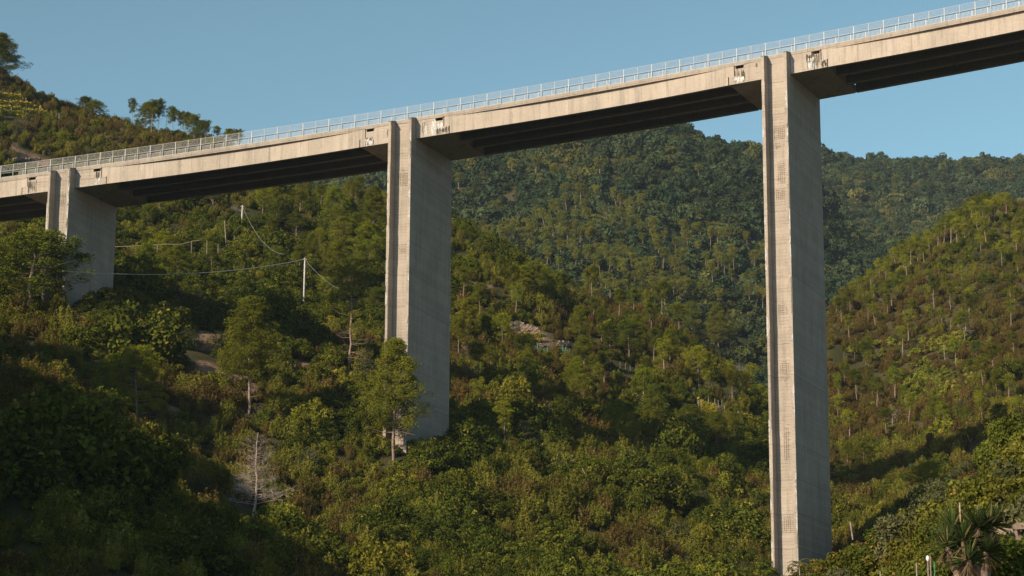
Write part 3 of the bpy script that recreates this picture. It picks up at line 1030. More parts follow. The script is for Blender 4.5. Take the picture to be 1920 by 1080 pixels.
F_FAR2 = foliage_mat('far_wood_olive_leaf', (0.068, 0.087, 0.027), (0.112, 0.108, 0.030), None, zone=.02, spread=.8)
F_FARP = foliage_mat('far_pine_needle', (0.110, 0.133, 0.024), (0.172, 0.162, 0.028), (0.234, 0.135, 0.054), zone=.02, spread=.8)
F_RED = foliage_mat('dry_red_needle', (0.105, 0.048, 0.032), (0.133, 0.068, 0.048), None)
F_VINE = foliage_mat('vine_leaf', (0.207, 0.216, 0.025), (0.342, 0.270, 0.032), (0.540, 0.288, 0.054))
F_BROAD = foliage_mat('garden_tree_leaf', (0.056, 0.079, 0.013), (0.130, 0.118, 0.020), (0.225, 0.124, 0.034), zone=.15)
F_DRY = foliage_mat('dry_twigs', (0.160, 0.110, 0.080), (0.240, 0.180, 0.140), None)
M_BARK = simple_mat('pine_bark', (.17, .11, .08), (.29, .215, .165), 3)
M_BARKG = simple_mat('grey_dead_wood', (.20, .165, .14), (.32, .27, .235), 3)

# ---------------------------------------------------------------- scattered undergrowth and far woods
protos = bpy.data.collections.new('plant_sources')      # never linked: only read by the scatter nodes


def psrc(name, obs):
    c = bpy.data.collections.new(name)
    for i, o in enumerate(obs):
        o.name = '%s_%02d' % (name, i)
        c.objects.link(o)
    return c


SRC = {
    'oak': psrc('oak_bush_source', [shrub('p', F_OAK, 10 + i, 46, 130, .07, h=1.0, w=1.15, cl_r=(.13, .30)) for i in range(4)]),
    'bush': psrc('green_bush_source', [shrub('p', F_BUSH, 20 + i, 46, 120, .065, h=.95, w=1.05, cl_r=(.11, .27)) for i in range(4)]),
    'yel': psrc('yellow_bush_source', [shrub('p', F_YEL, 30 + i, 26, 70, .12, h=1.0, w=1.1, cl_r=(.16, .3), flat=.6) for i in range(3)]),
    'heath': psrc('olive_heath_source', [heath('p', F_HEATH, 40 + i) for i in range(4)]),
    'brown': psrc('brown_heath_source', [heath('p', F_BROWN, 50 + i, n_sp=52, per=58) for i in range(4)]),
    'grey': psrc('grey_bush_source', [shrub('p', F_GREY, 60 + i, 24, 110, .075, h=1.1, w=.95, tilt=.9) for i in range(3)]),
    'far': psrc('far_tree_source', [shrub('p', F_FAR, 70 + i, 17, 90, .18, h=1.05, w=1.05, cl_r=(.26, .42)) for i in range(5)]),
    'far2': psrc('far_olive_tree_source', [shrub('p', F_FAR2, 80 + i, 17, 80, .18, h=1.1, w=1.0) for i in range(3)]),
    'broad': psrc('garden_bush_source', [shrub('p', F_BROAD, 90 + i, 34, 110, .085, h=1.0, w=1.05, cl_r=(.2, .36), tilt=.8) for i in range(3)]),
    'olive': psrc('olive_bush_source', [shrub('p', F_GREY, 95 + i, 34, 100, .075, h=1.05, w=1.0, cl_r=(.2, .34), tilt=.9, aspect=2.4) for i in range(2)]),
    'dry': psrc('dry_twig_source', [heath('p', F_DRY, 99 + i, n_sp=30, per=12, leaf=.06) for i in range(2)]),
}


def scatter(name, src, X, Y, S, sink=.15, tall=None):
    """one ground-cover object: the plants of one kind standing on the terrain at the given places"""
    n = len(X)
    rng = np.random.default_rng(sum(map(ord, name)))
    Z = height(X, Y) - sink * S
    me = bpy.data.meshes.new(name)
    me.vertices.add(n)
    me.vertices.foreach_set('co', np.stack([X, Y, Z], 1).astype(np.float32).ravel())
    a = me.attributes.new('rot', 'FLOAT_VECTOR', 'POINT')
    a.data.foreach_set('vector', np.stack([rng.normal(0, .1, n), rng.normal(0, .1, n), rng.uniform(0, 6.28, n)], 1).astype(np.float32).ravel())
    tl = rng.uniform(.8, 1.25, n) if tall is None else tall
    a = me.attributes.new('siz', 'FLOAT_VECTOR', 'POINT')
    a.data.foreach_set('vector', np.stack([S, S * rng.uniform(.85, 1.15, n), S * tl], 1).astype(np.float32).ravel())
    a = me.attributes.new('pick', 'INT', 'POINT')
    a.data.foreach_set('value', rng.integers(0, 100, n).astype(np.int32))
    o = bpy.data.objects.new(name, me)
    COL.objects.link(o)
    ng = bpy.data.node_groups.new(name, 'GeometryNodeTree')
    ng.interface.new_socket('Geometry', in_out='INPUT', socket_type='NodeSocketGeometry')
    ng.interface.new_socket('Geometry', in_out='OUTPUT', socket_type='NodeSocketGeometry')
    N, L = ng.nodes, ng.links
    gi, go = N.new('NodeGroupInput'), N.new('NodeGroupOutput')
    ci = N.new('GeometryNodeCollectionInfo'); ci.inputs['Collection'].default_value = src
    ci.inputs['Separate Children'].default_value = True
    ci.inputs['Reset Children'].default_value = True
    ip_ = N.new('GeometryNodeInstanceOnPoints'); ip_.inputs['Pick Instance'].default_value = True

    def attr(nm, ty):
        q = N.new('GeometryNodeInputNamedAttribute'); q.data_type = ty; q.inputs['Name'].default_value = nm
        return q.outputs['Attribute']
    L.new(gi.outputs[0], ip_.inputs['Points']); L.new(ci.outputs[0], ip_.inputs['Instance'])
    L.new(attr('pick', 'INT'), ip_.inputs['Instance Index'])
    L.new(attr('rot', 'FLOAT_VECTOR'), ip_.inputs['Rotation']); L.new(attr('siz', 'FLOAT_VECTOR'), ip_.inputs['Scale'])
    L.new(ip_.outputs[0], go.inputs[0])
    md = o.modifiers.new('plants', 'NODES'); md.node_group = ng
    o['kind'] = 'stuff'
    return o


def sprinkle(y0, y1, dens, seed, p0=-.30, p1=.30):
    """random places between two distances, about dens(Y) per square metre"""
    rng = np.random.default_rng(seed)
    ys = np.linspace(y0, y1, 60)
    w = ys * dens(ys)
    tot = (np.sum((w[1:] + w[:-1]) / 2 * np.diff(ys))) * (p1 - p0)
    n = int(tot)
    cdf = np.concatenate([[0], np.cumsum((w[1:] + w[:-1]) / 2)]); cdf /= cdf[-1]
    Y = np.interp(rng.random(n), cdf, ys)
    p = rng.uniform(p0, p1, n)
    return p * Y, Y, rng


def visible_mask(X, Y, hgt, margin=6.0):
    """keep plants that could show from about here (not deep behind a ridge)"""
    keep = np.ones(len(X), bool)
    p = X / Y
    E = (height(X, Y) + hgt + margin * Y / 400) / Y
    Yg = np.linspace(60, 2300, 260)
    for a in range(0, len(X), 20000):
        sl_ = slice(a, a + 20000)
        pp = p[sl_][:, None]
        Zt = height(pp * Yg[None], np.broadcast_to(Yg[None], (pp.shape[0], len(Yg)))) / Yg[None]
        Zt = np.where(Yg[None] < Y[sl_][:, None] - 8, Zt, -9)
        keep[sl_] = Zt.max(1) < E[sl_]
    return keep


def on_pier(X, Y, pad=.8):
    """no plant inside a pier"""
    bad = np.zeros(len(X), bool)
    for ps in PIERS_S:
        PO = B(ps, 0, 0); ph = float(np.interp(ps, s_tab, ph_tab))
        u = (X - PO[0]) * cos(ph) - (Y - PO[1]) * sin(ph)
        v = (X - PO[0]) * sin(ph) + (Y - PO[1]) * cos(ph)
        bad |= (np.abs(u) < 1.7 + pad) & (v > -1.6 - pad) & (v < W + pad)
    return bad


# ground kept open in front of walls, vines, poles and huts: photo x, y, radius in metres
CLEAR = [(x, y, 2.2) for x, y in [(-20, 184), (-5, 186), (10, 188), (25, 190), (40, 193), (-20, 202), (-5, 202), (10, 203), (25, 205), (40, 207), (58, 211), (74, 215), (-20, 210), (0, 212), (15, 213), (30, 216), (45, 218), (60, 220), (75, 222), (90, 225), (-20, 219), (0, 220), (15, 222), (30, 223), (50, 226)]]
CLEAR += [(x, y, 1.6) for x, y in [(962, 622), (975, 624), (990, 630), (1005, 634), (975, 654), (990, 653), (1005, 655), (1018, 655), (1028, 660), (1010, 662), (1050, 656), (1062, 656), (1074, 656), (985, 642), (1005, 645), (1308, 764), (1325, 770), (1345, 778), (1314, 776), (1330, 782), (1346, 790), (1385, 796), (1395, 810), (1405, 806), (1415, 808), (1316, 858), (569, 586), (569, 592), (453, 430), (1163, 692), (1178, 697), (1190, 698), (20, 303), (45, 302), (75, 303), (255, 467), (300, 467), (340, 467), (380, 468), (409, 468), (425, 464), (443, 460)]]
CLEAR += [(x, y, 1.8) for x, y in [(765, 835), (785, 838), (800, 838), (820, 832), (836, 824), (850, 830), (815, 845), (840, 842)]]
CLEAR += [(x, y, 2.2) for x, y in [(470, 968), (464, 985), (476, 985), (470, 1000), (378, 650), (370, 668), (388, 668)]]
CLEAR += [(x, y, 1.2) for x, y in [(737, 872), (466, 778), (257, 792), (655, 700), (470, 968), (47, 832)]]

# ---- near hill and right hill: macchia
X, Y, rg = sprinkle(100, 700, lambda y: np.interp(y, [172, 300, 450, 700], [.52, .48, .56, .40]), 5)
k = visible_mask(X, Y, 3.0)
X, Y = X[k], Y[k]
k = ~on_pier(X, Y) & (bareness(X, Y) < .4)
for (cx, cy_, cr) in CLEAR:
    g = hit(cx, cy_, 150)
    if g:
        for back in (0, 1.5, 3.0): k &= (X - g[0] * (1 - back / g[1])) ** 2 + ((Y - g[1] + back) / 1.3) ** 2 > cr * cr
X, Y = X[k], Y[k]
Z = height(X, Y)
px, py = pix_of(X, Y, Z)
# what grows where: patches by noise, leaning green low down and in gullies, brown heath on the drier right and upper slopes
zn = fbm(X / 13, Y / 19, 71, 4) * 1.0 + rg.normal(0, .30, len(X))
z2 = fbm(X / 9, Y / 14, 91, 3) * 1.2 + rg.normal(0, .22, len(X))
dry = np.zeros(len(X))
dry += .55 * np.exp(-((px - 60) / 300) ** 2 - ((py - 230) / 90) ** 2) * 1
dry += np.where((px > 820) & (py > 560) & (py < 780), .28, 0)
dry += np.where((px > 1540) & (py > 540), .28, 0)
dry += .35 * np.exp(-((px - 760) / 200) ** 2 - ((py - 930) / 60) ** 2)
dry += .5 * np.exp(-((px - 1180) / 110) ** 2 - ((py - 1040) / 60) ** 2)
dry += np.where((py > 700) & (px < 650), .22, 0)
dry -= .5 * np.exp(-((px - 230) / 130) ** 2 - ((py - 620) / 80) ** 2)
dry -= .45 * np.exp(-((px - 420) / 170) ** 2 - ((py - 590) / 60) ** 2)
dry -= .4 * np.exp(-((px - 1250) / 150) ** 2 - ((py - 880) / 80) ** 2)
dry -= .3 * np.exp(-((px - 900) / 250) ** 2 - ((py - 1000) / 90) ** 2)
zt_ = zn + dry
kind = np.full(len(X), 'bush', object)
kind[zt_ < -.30] = 'oak'
kind[(zt_ >= -.10)] = 'heath'
kind[(zt_ >= .34)] = 'brown'
kind[(z2 > .62) & (zt_ < .3)] = 'grey'
kind[(z2 < -.86)] = 'yel'
kind[(np.exp(-((px - 1745) / 95) ** 2 - ((py - 715) / 62) ** 2) > rg.uniform(.3, 1.0, len(X)))] = 'yel'
kind[(np.exp(-((px - 1640) / 60) ** 2 - ((py - 665) / 14) ** 2) > rg.uniform(.35, 1.0, len(X)))] = 'yel'
kind[(np.exp(-((px - 1770) / 150) ** 2 - ((py - 650) / 20) ** 2) > rg.uniform(.5, 1.0, len(X)))] = 'yel'
kind[(rg.random(len(X)) < .018)] = 'dry'
base = np.interp(Y, [120, 240, 300, 380, 480, 700], [.85, .95, .95, .82, .66, .72]) * np.exp(np.clip(rg.normal(.02, .40, len(X)), -1, .7))
base *= 1 + .45 * np.clip(fbm(X / 7, Y / 7, 55), -1, 1)
base *= 1 - .6 * np.clip(bareness(X, Y) * 2, 0, 1)
big = (rg.random(len(X)) < .05) & ((kind == 'oak') | (kind == 'bush')) & (Y < 420)
base[big] *= 1.7
# gaps: dark clearings a few metres wide between the thickets
gap = fbm(X / 3.2, Y / 4.2, 123, 2) < -.52
kind[gap & (rg.random(len(X)) < .85)] = 'none'
NAMES = {'oak': 'dark_evergreen_bushes', 'bush': 'green_bushes', 'yel': 'yellow_green_bushes', 'heath': 'olive_heath_bushes', 'brown': 'brown_heath_bushes', 'grey': 'grey_green_bushes', 'dry': 'dry_twiggy_bushes'}
for kd, nm in NAMES.items():
    m_ = kind == kd
    f_ = {'oak': 1.55, 'bush': 1.1, 'yel': 1.0, 'heath': 1.0, 'brown': 1.0, 'grey': 1.05, 'dry': .8}[kd]
    scatter(nm, SRC[kd], X[m_], Y[m_], base[m_] * f_)

# ---- far woods on the middle hill and the ridge behind
X, Y, rg = sprinkle(560, 1760, lambda y: np.interp(y, [560, 700, 1000, 1400, 1760], [.050, .050, .046, .036, .030]), 6)
k = visible_mask(X, Y, 6.0, 5)
px, py = pix_of(X, Y, height(X, Y))
k &= ~((Y < 720) & (px > 1530)) & (py > 150)
X, Y, px, py = X[k], Y[k], px[k], py[k]
zn = fbm(X / 60, Y / 90, 41, 3) + rg.normal(0, .35, len(X))
olive = (zn > .42) | (rg.random(len(X)) < .05)
S = np.interp(Y, [560, 900, 1700], [2.2, 2.8, 3.3]) * np.exp(rg.normal(0, .34, len(X)))
scatter('far_woodland', SRC['far'], X[~olive], Y[~olive], S[~olive], sink=.1)
scatter('far_olive_green_woodland', SRC['far2'], X[olive], Y[olive], S[olive] * .9, sink=.1)

# ---- garden mound at the lower right, close by
X, Y, rg = sprinkle(66, 135, lambda y: np.full_like(y, .42), 8, .135, .46)
k = rg.random(len(X)) < np.clip((X / Y - .135) / .02, 0, 1)
X, Y = X[k], Y[k]
z2 = fbm(X / 6, Y / 9, 14) + rg.normal(0, .2, len(X))
S = rg.uniform(.7, 1.35, len(X))
o_ = z2 > .25
scatter('garden_shrubbery', SRC['broad'], X[~o_], Y[~o_], S[~o_])
scatter('grey_garden_shrubbery', SRC['olive'], X[o_], Y[o_], S[o_])
# ---------------------------------------------------------------- single trees
def tdata(tb, V, F, lv, leafmat, bark):
    t = tb.build('trunk', bark, link=False, smooth=True).data
    c = mesh_np('crown', V, F, leafmat, lv, link=False).data
    return t, c


PV = {}
for i in range(3): PV['cone%d' % i] = (13.0, tdata(*pine_parts(200 + i, 13, .28, .28, 'cone', 80, 6, 120, .20, .07, .17, tuft_r=.60), F_PINE, M_BARK))
for i in range(2): PV['bushy%d' % i] = (10.0, tdata(*pine_parts(210 + i, 10, .12, .34, 'round', 64, 5, 130, .18, .07, .15, dead=3, tuft_r=.50), F_PINEY, M_BARK))
for i in range(2): PV['round%d' % i] = (9.0, tdata(*pine_parts(220 + i, 9, .22, .34, 'round', 58, 5, 120, .18, .07, .15, dead=4, tuft_r=.50), F_PINE, M_BARK))
for i in range(3): PV['high%d' % i] = (12.0, tdata(*pine_parts(230 + i, 12, .55, .22, 'top', 34, 5, 110, .20, .08, .16, dead=9, tuft_r=.55), F_PINE, M_BARK))
FARRAW = []
for i in range(5):
    FARRAW.append(pine_parts(240 + i, 12, .50 +   .04 * i, .19, 'top', 22, 3, 60, .32, .15, .21, dead=5, tuft_r=.72))
    PV['far%d' % i] = (12.0, tdata(*FARRAW[-1], F_FARP, M_BARK))
for i in range(3): PV['ridge%d' % i] = (12.0, tdata(*pine_parts(250 + i, 12, .52, .20, 'top', 24, 3, 80, .26, .12, .21, lean=.05, dead=6, tuft_r=.72), F_PINEY, M_BARK))
PV['red0'] = (9.0, tdata(*pine_parts(260, 9, .15, .30, 'cone', 46, 4, 80, .2, .08, .14), F_RED, M_BARKG))
PV['sparse0'] = (12.0, tdata(*pine_parts(261, 12, .42, .34, 'top', 34, 4, 100, .2, .07, .17, dead=15, tuft_r=.5), F_PINE, M_BARK))
PV['farred0'] = (10.0, tdata(*pine_parts(262, 10, .4, .17, 'top', 18, 3, 50, .32, .14, .16, dead=8, tuft_r=.6), F_RED, M_BARKG))


def dome_tree(seed, leafmat, bark, h=6.0, w=3.6, leaf=.14, n_cl=44, per=150, base=.30):
    """low tree with a dense domed crown of leafy clumps on short forking stems"""
    rng = np.random.default_rng(seed)
    d = sphere_pts(rng, n_cl, .5); d[:, 2] = np.abs(d[:, 2]) * .95 - .12
    c = d * rng.uniform(.55, .95, n_cl)[:, None] * [w, w, h * (1 - base) * .92] + [0, 0, h * base]
    C, Nn, T = clump_cloud(rng, c, rng.uniform(.22, .36, n_cl) * w * .8, per, flat=.7)
    V, F = leaves(rng, C, Nn, leaf, 1.5, .6)
    tb = MB()
    for k in range(4):
        a = k * 1.6 + .3
        tb.tube([(0, 0, -.4), (cos(a) * w * .1, sin(a) * w * .1, h * .22), (cos(a) * w * .42, sin(a) * w * .42, h * .58)], [.16, .11, .04], 6)
    return tdata(tb, V, F, np.clip(T * .45 + rng.random(len(F)) * .6, 0, 1), leafmat, bark)


PV['dome0'] = (6.0, dome_tree(270, F_PINE, M_BARK, 6, 4.2, .16))
PV['dome1'] = (6.0, dome_tree(271, F_OAK, M_BARK, 6, 3.4, .16))
PV['dome2'] = (6.0, dome_tree(272, F_YEL, M_BARK, 6, 3.2, .22, 40, 70))
PV['dome3'] = (6.0, dome_tree(273, F_BUSH, M_BARK, 6, 3.2, .15))
PV['dome4'] = (6.0, dome_tree(274, F_GREY, M_BARK, 6, 3.0, .13))
DV = {}
a, b = bare_parts(279, 10, .36, 64, twigs=7)
M_BARKL = simple_mat('bleached_wood', (.29, .22, .18), (.41, .33, .28), 3)
DV['deadbig0'] = (10.0, (a.build('trunk', M_BARKL, link=False).data, b.build('bare_branches', M_BARKL, link=False).data))
for i in range(3):
    a, b = bare_parts(280 + i, 9, .34, 44 - 8 * i)
    DV['dead%d' % i] = (9.0, (a.build('trunk', M_BARKG, link=False).data, b.build('bare_branches', M_BARKG, link=False).data))
a, b = bare_parts(290, 9, .20, 9, twigs=1)
DV['snag0'] = (9.0, (a.build('trunk', M_BARKG, link=False).data, b.build('bare_branches', M_BARKG, link=False).data))
a, b = bare_parts(291, 5, .75, 60, trunk_r=.10)
DV['thicket0'] = (5.0, (a.build('trunk', M_BARKG, link=False).data, b.build('bare_branches', M_BARKG, link=False).data))
ALLV = {**PV, **DV}
TREES = []
rt = random.Random(9)


def plant(kind, loc, h, label, cat='pine tree', group=None, name='pine_tree', wide=1.0, tilt=0.0, rz=None):
    h0, (td, cd) = ALLV[kind]
    e = empty(name, loc)
    e.rotation_euler = (0, tilt, rt.uniform(0, 6.28) if rz is None else rz)
    k = h / h0
    e.scale = (k * wide, k * wide, k)
    a = bpy.data.objects.new('trunk', td); COL.objects.link(a); a.parent = e
    b = bpy.data.objects.new('bare_branches' if kind in DV else 'crown', cd); COL.objects.link(b); b.parent = e
    tag(e, label, cat, group)
    TREES.append((loc[0], loc[1]))
    return e


def tree_at(x, yb, yt, kind, label, cat='pine tree', group=None, name='pine_tree', wide=1.0, tilt=0.0, ymin=150.0, Y=None, ymax=700.0):
    g = hit(x, yb, ymin) if Y is None else None
    n_ = 0
    while Y is None and (g is None or g[1] > ymax) and n_ < 20:
        n_ += 1
        g = hit(x, yb + 3 * n_, ymin)
    if g is None:
        if Y is None: return None
        p, E = ray(x, yb); g = (p * Y, Y, float(height(p * Y, Y)))
    X_, Y_, Z_ = g
    p, E1 = ray(x, yt)
    h = E1 * Y_ - Z_
    return plant(kind, (X_, Y_, Z_ - .15), h, label, cat, group, name, wide, tilt)


T = tree_at
T(737, 872, 640, 'cone0', 'tall green pine standing right in front of the foot of the middle pier', wide=1.02)
T(466, 778, 560, 'cone1', 'pine with a long bare reddish lower trunk and open crown below the stony clearing', wide=1.1)
T(257, 792, 652, 'bushy0', 'bright yellow green bushy pine on the slope right of the left pier', wide=1.3)
T(50, 600, 440, 'round0', 'broad dark green pine whose crown covers the foot of the left pier', wide=1.9)
T(655, 700, 505, 'sparse0', 'sparse pine with many bare dead branches left of the middle pier', wide=.85)
T(470, 972, 806, 'deadbig0', 'leafless grey dead conifer full of twigs on the lower slope', 'dead tree', name='dead_tree', wide=1.15)
T(47, 832, 764, 'snag0', 'thin broken grey snag standing on the dark lower left slope', 'dead tree', name='dead_tree')
T(1015, 798, 748, 'dead1', 'small leaning dead tree with grey branches right of the middle pier', 'dead tree', name='dead_tree', tilt=.35)
T(1180, 890, 840, 'thicket0', 'pale grey leafless thicket beside the very dark round oak', 'dead shrub', name='dead_shrub')
T(440, 408, 384, 'thicket0', 'pale leafless grey bush beside the upper white utility pole', 'dead shrub', name='dead_shrub', wide=1.1)
T(1100, 802, 736, 'dome0', 'wide low umbrella pine with a smooth domed crown right of the middle pier', wide=1.15)
T(908, 806, 766, 'round1', 'small round bright green pine at the edge of the pier shadow', wide=1.3)
T(1235, 960, 850, 'dome1', 'very dark green evergreen oak with a broad round crown', 'oak tree', name='oak_tree', wide=1.2)
T(1115, 930, 832, 'dome3', 'mid green evergreen oak left of the very dark round oak', 'oak tree', name='oak_tree', wide=1.15)
T(1060, 900, 836, 'dome2', 'yellow green broadleaf tree below the domed umbrella pine', 'tree', name='broadleaf_tree', wide=1.0)
T(1300, 830, 760, 'round0', 'rounded green pine just left of the vineyard stakes', wide=1.2)
T(1345, 850, 772, 'cone2', 'dense green pine directly below the vineyard stakes', wide=1.35)
T(1283, 822, 766, 'bushy1', 'light green pine left of the small brick hut', wide=1.2)
T(1325, 912, 858, 'bushy0', 'light green pine just below the small brick hut', wide=1.2)
T(1385, 830, 790, 'round1', 'green pine below the white water tank', wide=1.4)
T(1425, 770, 722, 'bushy1', 'green pine leaning toward the tall right pier above the white tank', wide=1.3)
T(1392, 735, 700, 'round0', 'low green pine beneath a purple grey dead bush left of the right pier', wide=1.5)
T(1387, 712, 680, 'thicket0', 'purple grey dead bush left of the tall right pier', 'dead shrub', name='dead_shrub', wide=1.2)
T(1740, 955, 868, 'bushy0', 'broad green pine on the slope just behind the garden mound', wide=1.5)
T(1747, 862, 812, 'red0', 'rust red dying conifer on the slope above the garden mound', 'dead tree', name='dying_conifer', wide=1.2)
T(1620, 880, 830, 'round1', 'green pine right of the tall pier half way down the right slope', wide=1.4)
T(1690, 790, 762, 'thicket0', 'grey leafless brush below the row of three pines on the right slope', 'dead shrub', name='dead_shrub')
# pines of the near hill between middle and right pier
for q in [(875, 652, 560, 'cone1', 'bright pine on the slope immediately right of the middle pier'), (912, 640, 592, 'round0', 'pine left of the ruined terrace walls, nearer the middle pier'),
          (943, 650, 588, 'bushy0', 'bushy pine touching the left end of the ruined terrace walls'), (1063, 588, 543, 'sparse0', 'half bare pine on the brown heath above the terrace walls'),
          (1110, 570, 500, 'high0', 'leaning pine on the crest beside the reddish slope gap'), (1162, 604, 544, 'high1', 'double trunked pine above the long brown heath strip'),
          (1188, 606, 542, 'high2', 'pine right beside the double trunked pine above the heath'), (1242, 578, 530, 'high0', 'small crowned pine on the crest line half way to the right pier'),
          (1296, 632, 566, 'cone2', 'pine with a visible pale trunk standing alone on the crest heath'), (1347, 668, 572, 'cone0', 'large pine with a double pale trunk on the crest near the right pier'),
          (1370, 664, 612, 'sparse0', 'half dead pine beside the large double trunked crest pine'), (1192, 657, 592, 'round1', 'rounded pine above the second terrace fence'),
          (1257, 686, 618, 'cone1', 'green pine right of the second terrace fence'), (1096, 713, 636, 'high1', 'tallest pale trunked pine of the cluster right of the terrace walls'),
          (1086, 706, 652, 'high2', 'short pine at the left edge of the cluster right of the terrace walls'), (1115, 733, 668, 'high0', 'lowest standing pine of the cluster right of the terrace walls'),
          (1136, 712, 650, 'high1', 'rightmost pine of the cluster right of the terrace walls'), (1216, 726, 690, 'bushy1', 'small bright young pine on brown heath below the second terrace fence'),
          (997, 742, 706, 'bushy0', 'small bright young pine above the leaning dead tree'), (1035, 745, 712, 'bushy1', 'small green pine between the young pine and the domed umbrella pine'),
          (1170, 800, 752, 'round0', 'green pine right of the domed umbrella pine'), (1236, 824, 768, 'high2', 'pine with a bare trunk above the very dark round oak'),
          (980, 560, 500, 'bushy1', 'leftmost of the dense green pines on the crest right of the middle pier'), (1000, 560, 492, 'round0', 'dense green pine in the middle of the crest clump right of the middle pier'),
          (1022, 566, 505, 'bushy0', 'dense green pine at the right end of the crest clump'), (940, 525, 478, 'cone2', 'pine above the reddish bank behind the middle pier'),
          (905, 490, 452, 'round1', 'dark round pine on the shoulder right of the middle pier'), (870, 455, 420, 'round0', 'dark round pine touching the middle pier at the shoulder'),
          (880, 520, 478, 'bushy1', 'bright pine just right of the middle pier below the shoulder'), (1050, 560, 520, 'cone0', 'narrow pine on the crest next to a broken orange trunk')]:
    T(q[0], q[1], q[2], q[3], q[4], group='pines of the near hillside', wide=1.1)
# left of the middle pier, under the deck
for q in [(492, 400, 350, 'bushy1', 'light green pine under the deck nearest the upper white pole'), (518, 425, 380, 'round0', 'green pine on the slope above the slack cable'),
          (555, 442, 392, 'cone2', 'narrow pine under the deck centred between the two piers'), (577, 395, 345, 'high0', 'pine with pale trunk just under the deck'),
          (602, 400, 347, 'high1', 'pine under the deck left of the gap of sky'), (625, 415, 352, 'bushy0', 'bright pine under the left end of the gap of sky'),
          (632, 555, 450, 'cone0', 'large yellow green pine on the slope left of the middle pier'), (665, 480, 400, 'cone1', 'tall pine left of the middle pier below the gap of sky'),
          (690, 520, 420, 'bushy1', 'bushy pine pressed against the left side of the middle pier'), (640, 490, 410, 'round1', 'rounded pine between the two big pines left of the middle pier'),
          (700, 440, 350, 'cone2', 'pine rising beside the middle pier into the gap of sky'), (675, 380, 332, 'high2', 'pine silhouetted in the gap of sky under the deck'),
          (656, 372, 338, 'round0', 'small pine at the left end of the gap of sky'), (600, 480, 430, 'bushy0', 'green pine right above the top of the lower white pole'),
          (460, 488, 446, 'dome3', 'round green oak on the dark bank between the two white poles'), (400, 385, 352, 'dome4', 'grey green olive tree under the deck left of the upper white pole'),
          (710, 600, 540, 'round1', 'green pine low against the left side of the middle pier'), (610, 570, 520, 'bushy1', 'green pine right of the lower white pole')]:
    cat = 'pine tree' if 'pine' in q[4] else 'tree'
    T(q[0], q[1], q[2], q[3], q[4], cat, group='trees under the left deck', name='pine_tree' if cat == 'pine tree' else 'broadleaf_tree', wide=1.15)
# skyline of the left hill
for q in [(-4, 158, 66, 'cone2', 'dark conical pine tip cut off by the left edge of the photo', 1.9), (160, 210, 182, 'round1', 'bushy pine on the skyline directly above the grey heath shoulder', 1.5), (180, 215, 190, 'round0', 'lower bushy pine to the right of the first skyline pine', 1.6),
          (247, 240, 187, 'high0', 'lone slim pine standing apart on the left skyline', .95), (258, 243, 226, 'bushy0', 'tiny pine at the foot of the lone slim skyline pine', 1.2), (272, 243, 195, 'round0', 'dense pine starting the skyline row right of the lone pine', 1.25), (284, 243, 192, 'high1', 'second pine of the dense skyline row', 1.5),
          (297, 244, 189, 'high2', 'tallest pine of the dense skyline row', 1.1), (311, 246, 207, 'snag0', 'bare grey trunk in the skyline row of pines', 1.0), (322, 252, 203, 'high0', 'pine with a split crown in the middle of the skyline row', 1.3),
          (337, 255, 211, 'high2', 'leaning pine right of the split crown skyline pine', 1.2), (350, 258, 212, 'high1', 'round topped pine in the right half of the skyline row', 1.2), (363, 262, 216, 'round1', 'dark pine near the right end of the skyline row', 1.2),
          (376, 268, 228, 'round0', 'low dark pine before the end of the skyline row', 1.2), (386, 272, 227, 'high0', 'last tall pine of the skyline row above the railing', 1.2), (406, 272, 237, 'high1', 'separate small pine on the skyline just above the railing', 1.3),
          (430, 282, 243, 'round1', 'small pine half hidden behind the mesh fence', 1.3), (445, 285, 244, 'high2', 'last small pine visible through the mesh fence', 1.2), (120, 272, 246, 'bushy0', 'bright green shrub pine on the hillside above the left pier', 1.5), (165, 292, 268, 'dome3', 'bright green round bush above the railing near the left pier', 1.0),
          (300, 262, 243, 'dome3', 'bright green bush below the skyline pines', 1.0)]:
    dead_ = q[3] == 'snag0'
    T(q[0], q[1] + 2, q[2], q[3], q[4], 'dead tree' if dead_ else ('bush' if 'bush ' in q[4] and 'pine' not in q[4].split(' below')[0] else 'pine tree'), group='trees on the left skyline', name='dead_tree' if dead_ else ('round_bush' if q[3] == 'dome3' else 'pine_tree'), wide=q[5] * (.8 if q[0] > 200 else 1), ymin=380)
# right hill
RH = [(1887, 405, 362), (1866, 416, 374), (1850, 460, 408), (1822, 414, 378), (1834, 446, 400), (1808, 465, 418), (1784, 456, 400), (1771, 460, 404), (1758, 466, 420), (1743, 484, 434), (1722, 490, 440), (1708, 500, 450), (1694, 504, 460), (1680, 508, 466), (1664, 520, 480), (1650, 532, 488), (1634, 542, 505), (1614, 552, 520), (1597, 560, 528), (1878, 500, 452), (1906, 478, 432), (1909, 520, 480), (1804, 536, 500), (1840, 476, 440), (1855, 420, 376), (1875, 415, 368), (1845, 425, 380), (1795, 462, 410), (1700, 520, 480), (1733, 490, 452), (1672, 545, 512), (1760, 520, 492), (1578, 575, 540), (1568, 590, 556), (1660, 535, 492), (1640, 565, 535)]
for i, q in enumerate(RH):
    T(q[0], q[1] + 3, q[2], 'ridge%d' % (i % 3), 'yellow green pine with bare pale trunk, in the stand cresting the right hill', group='pines on the crest of the right hill', ymin=330, wide=1.05)
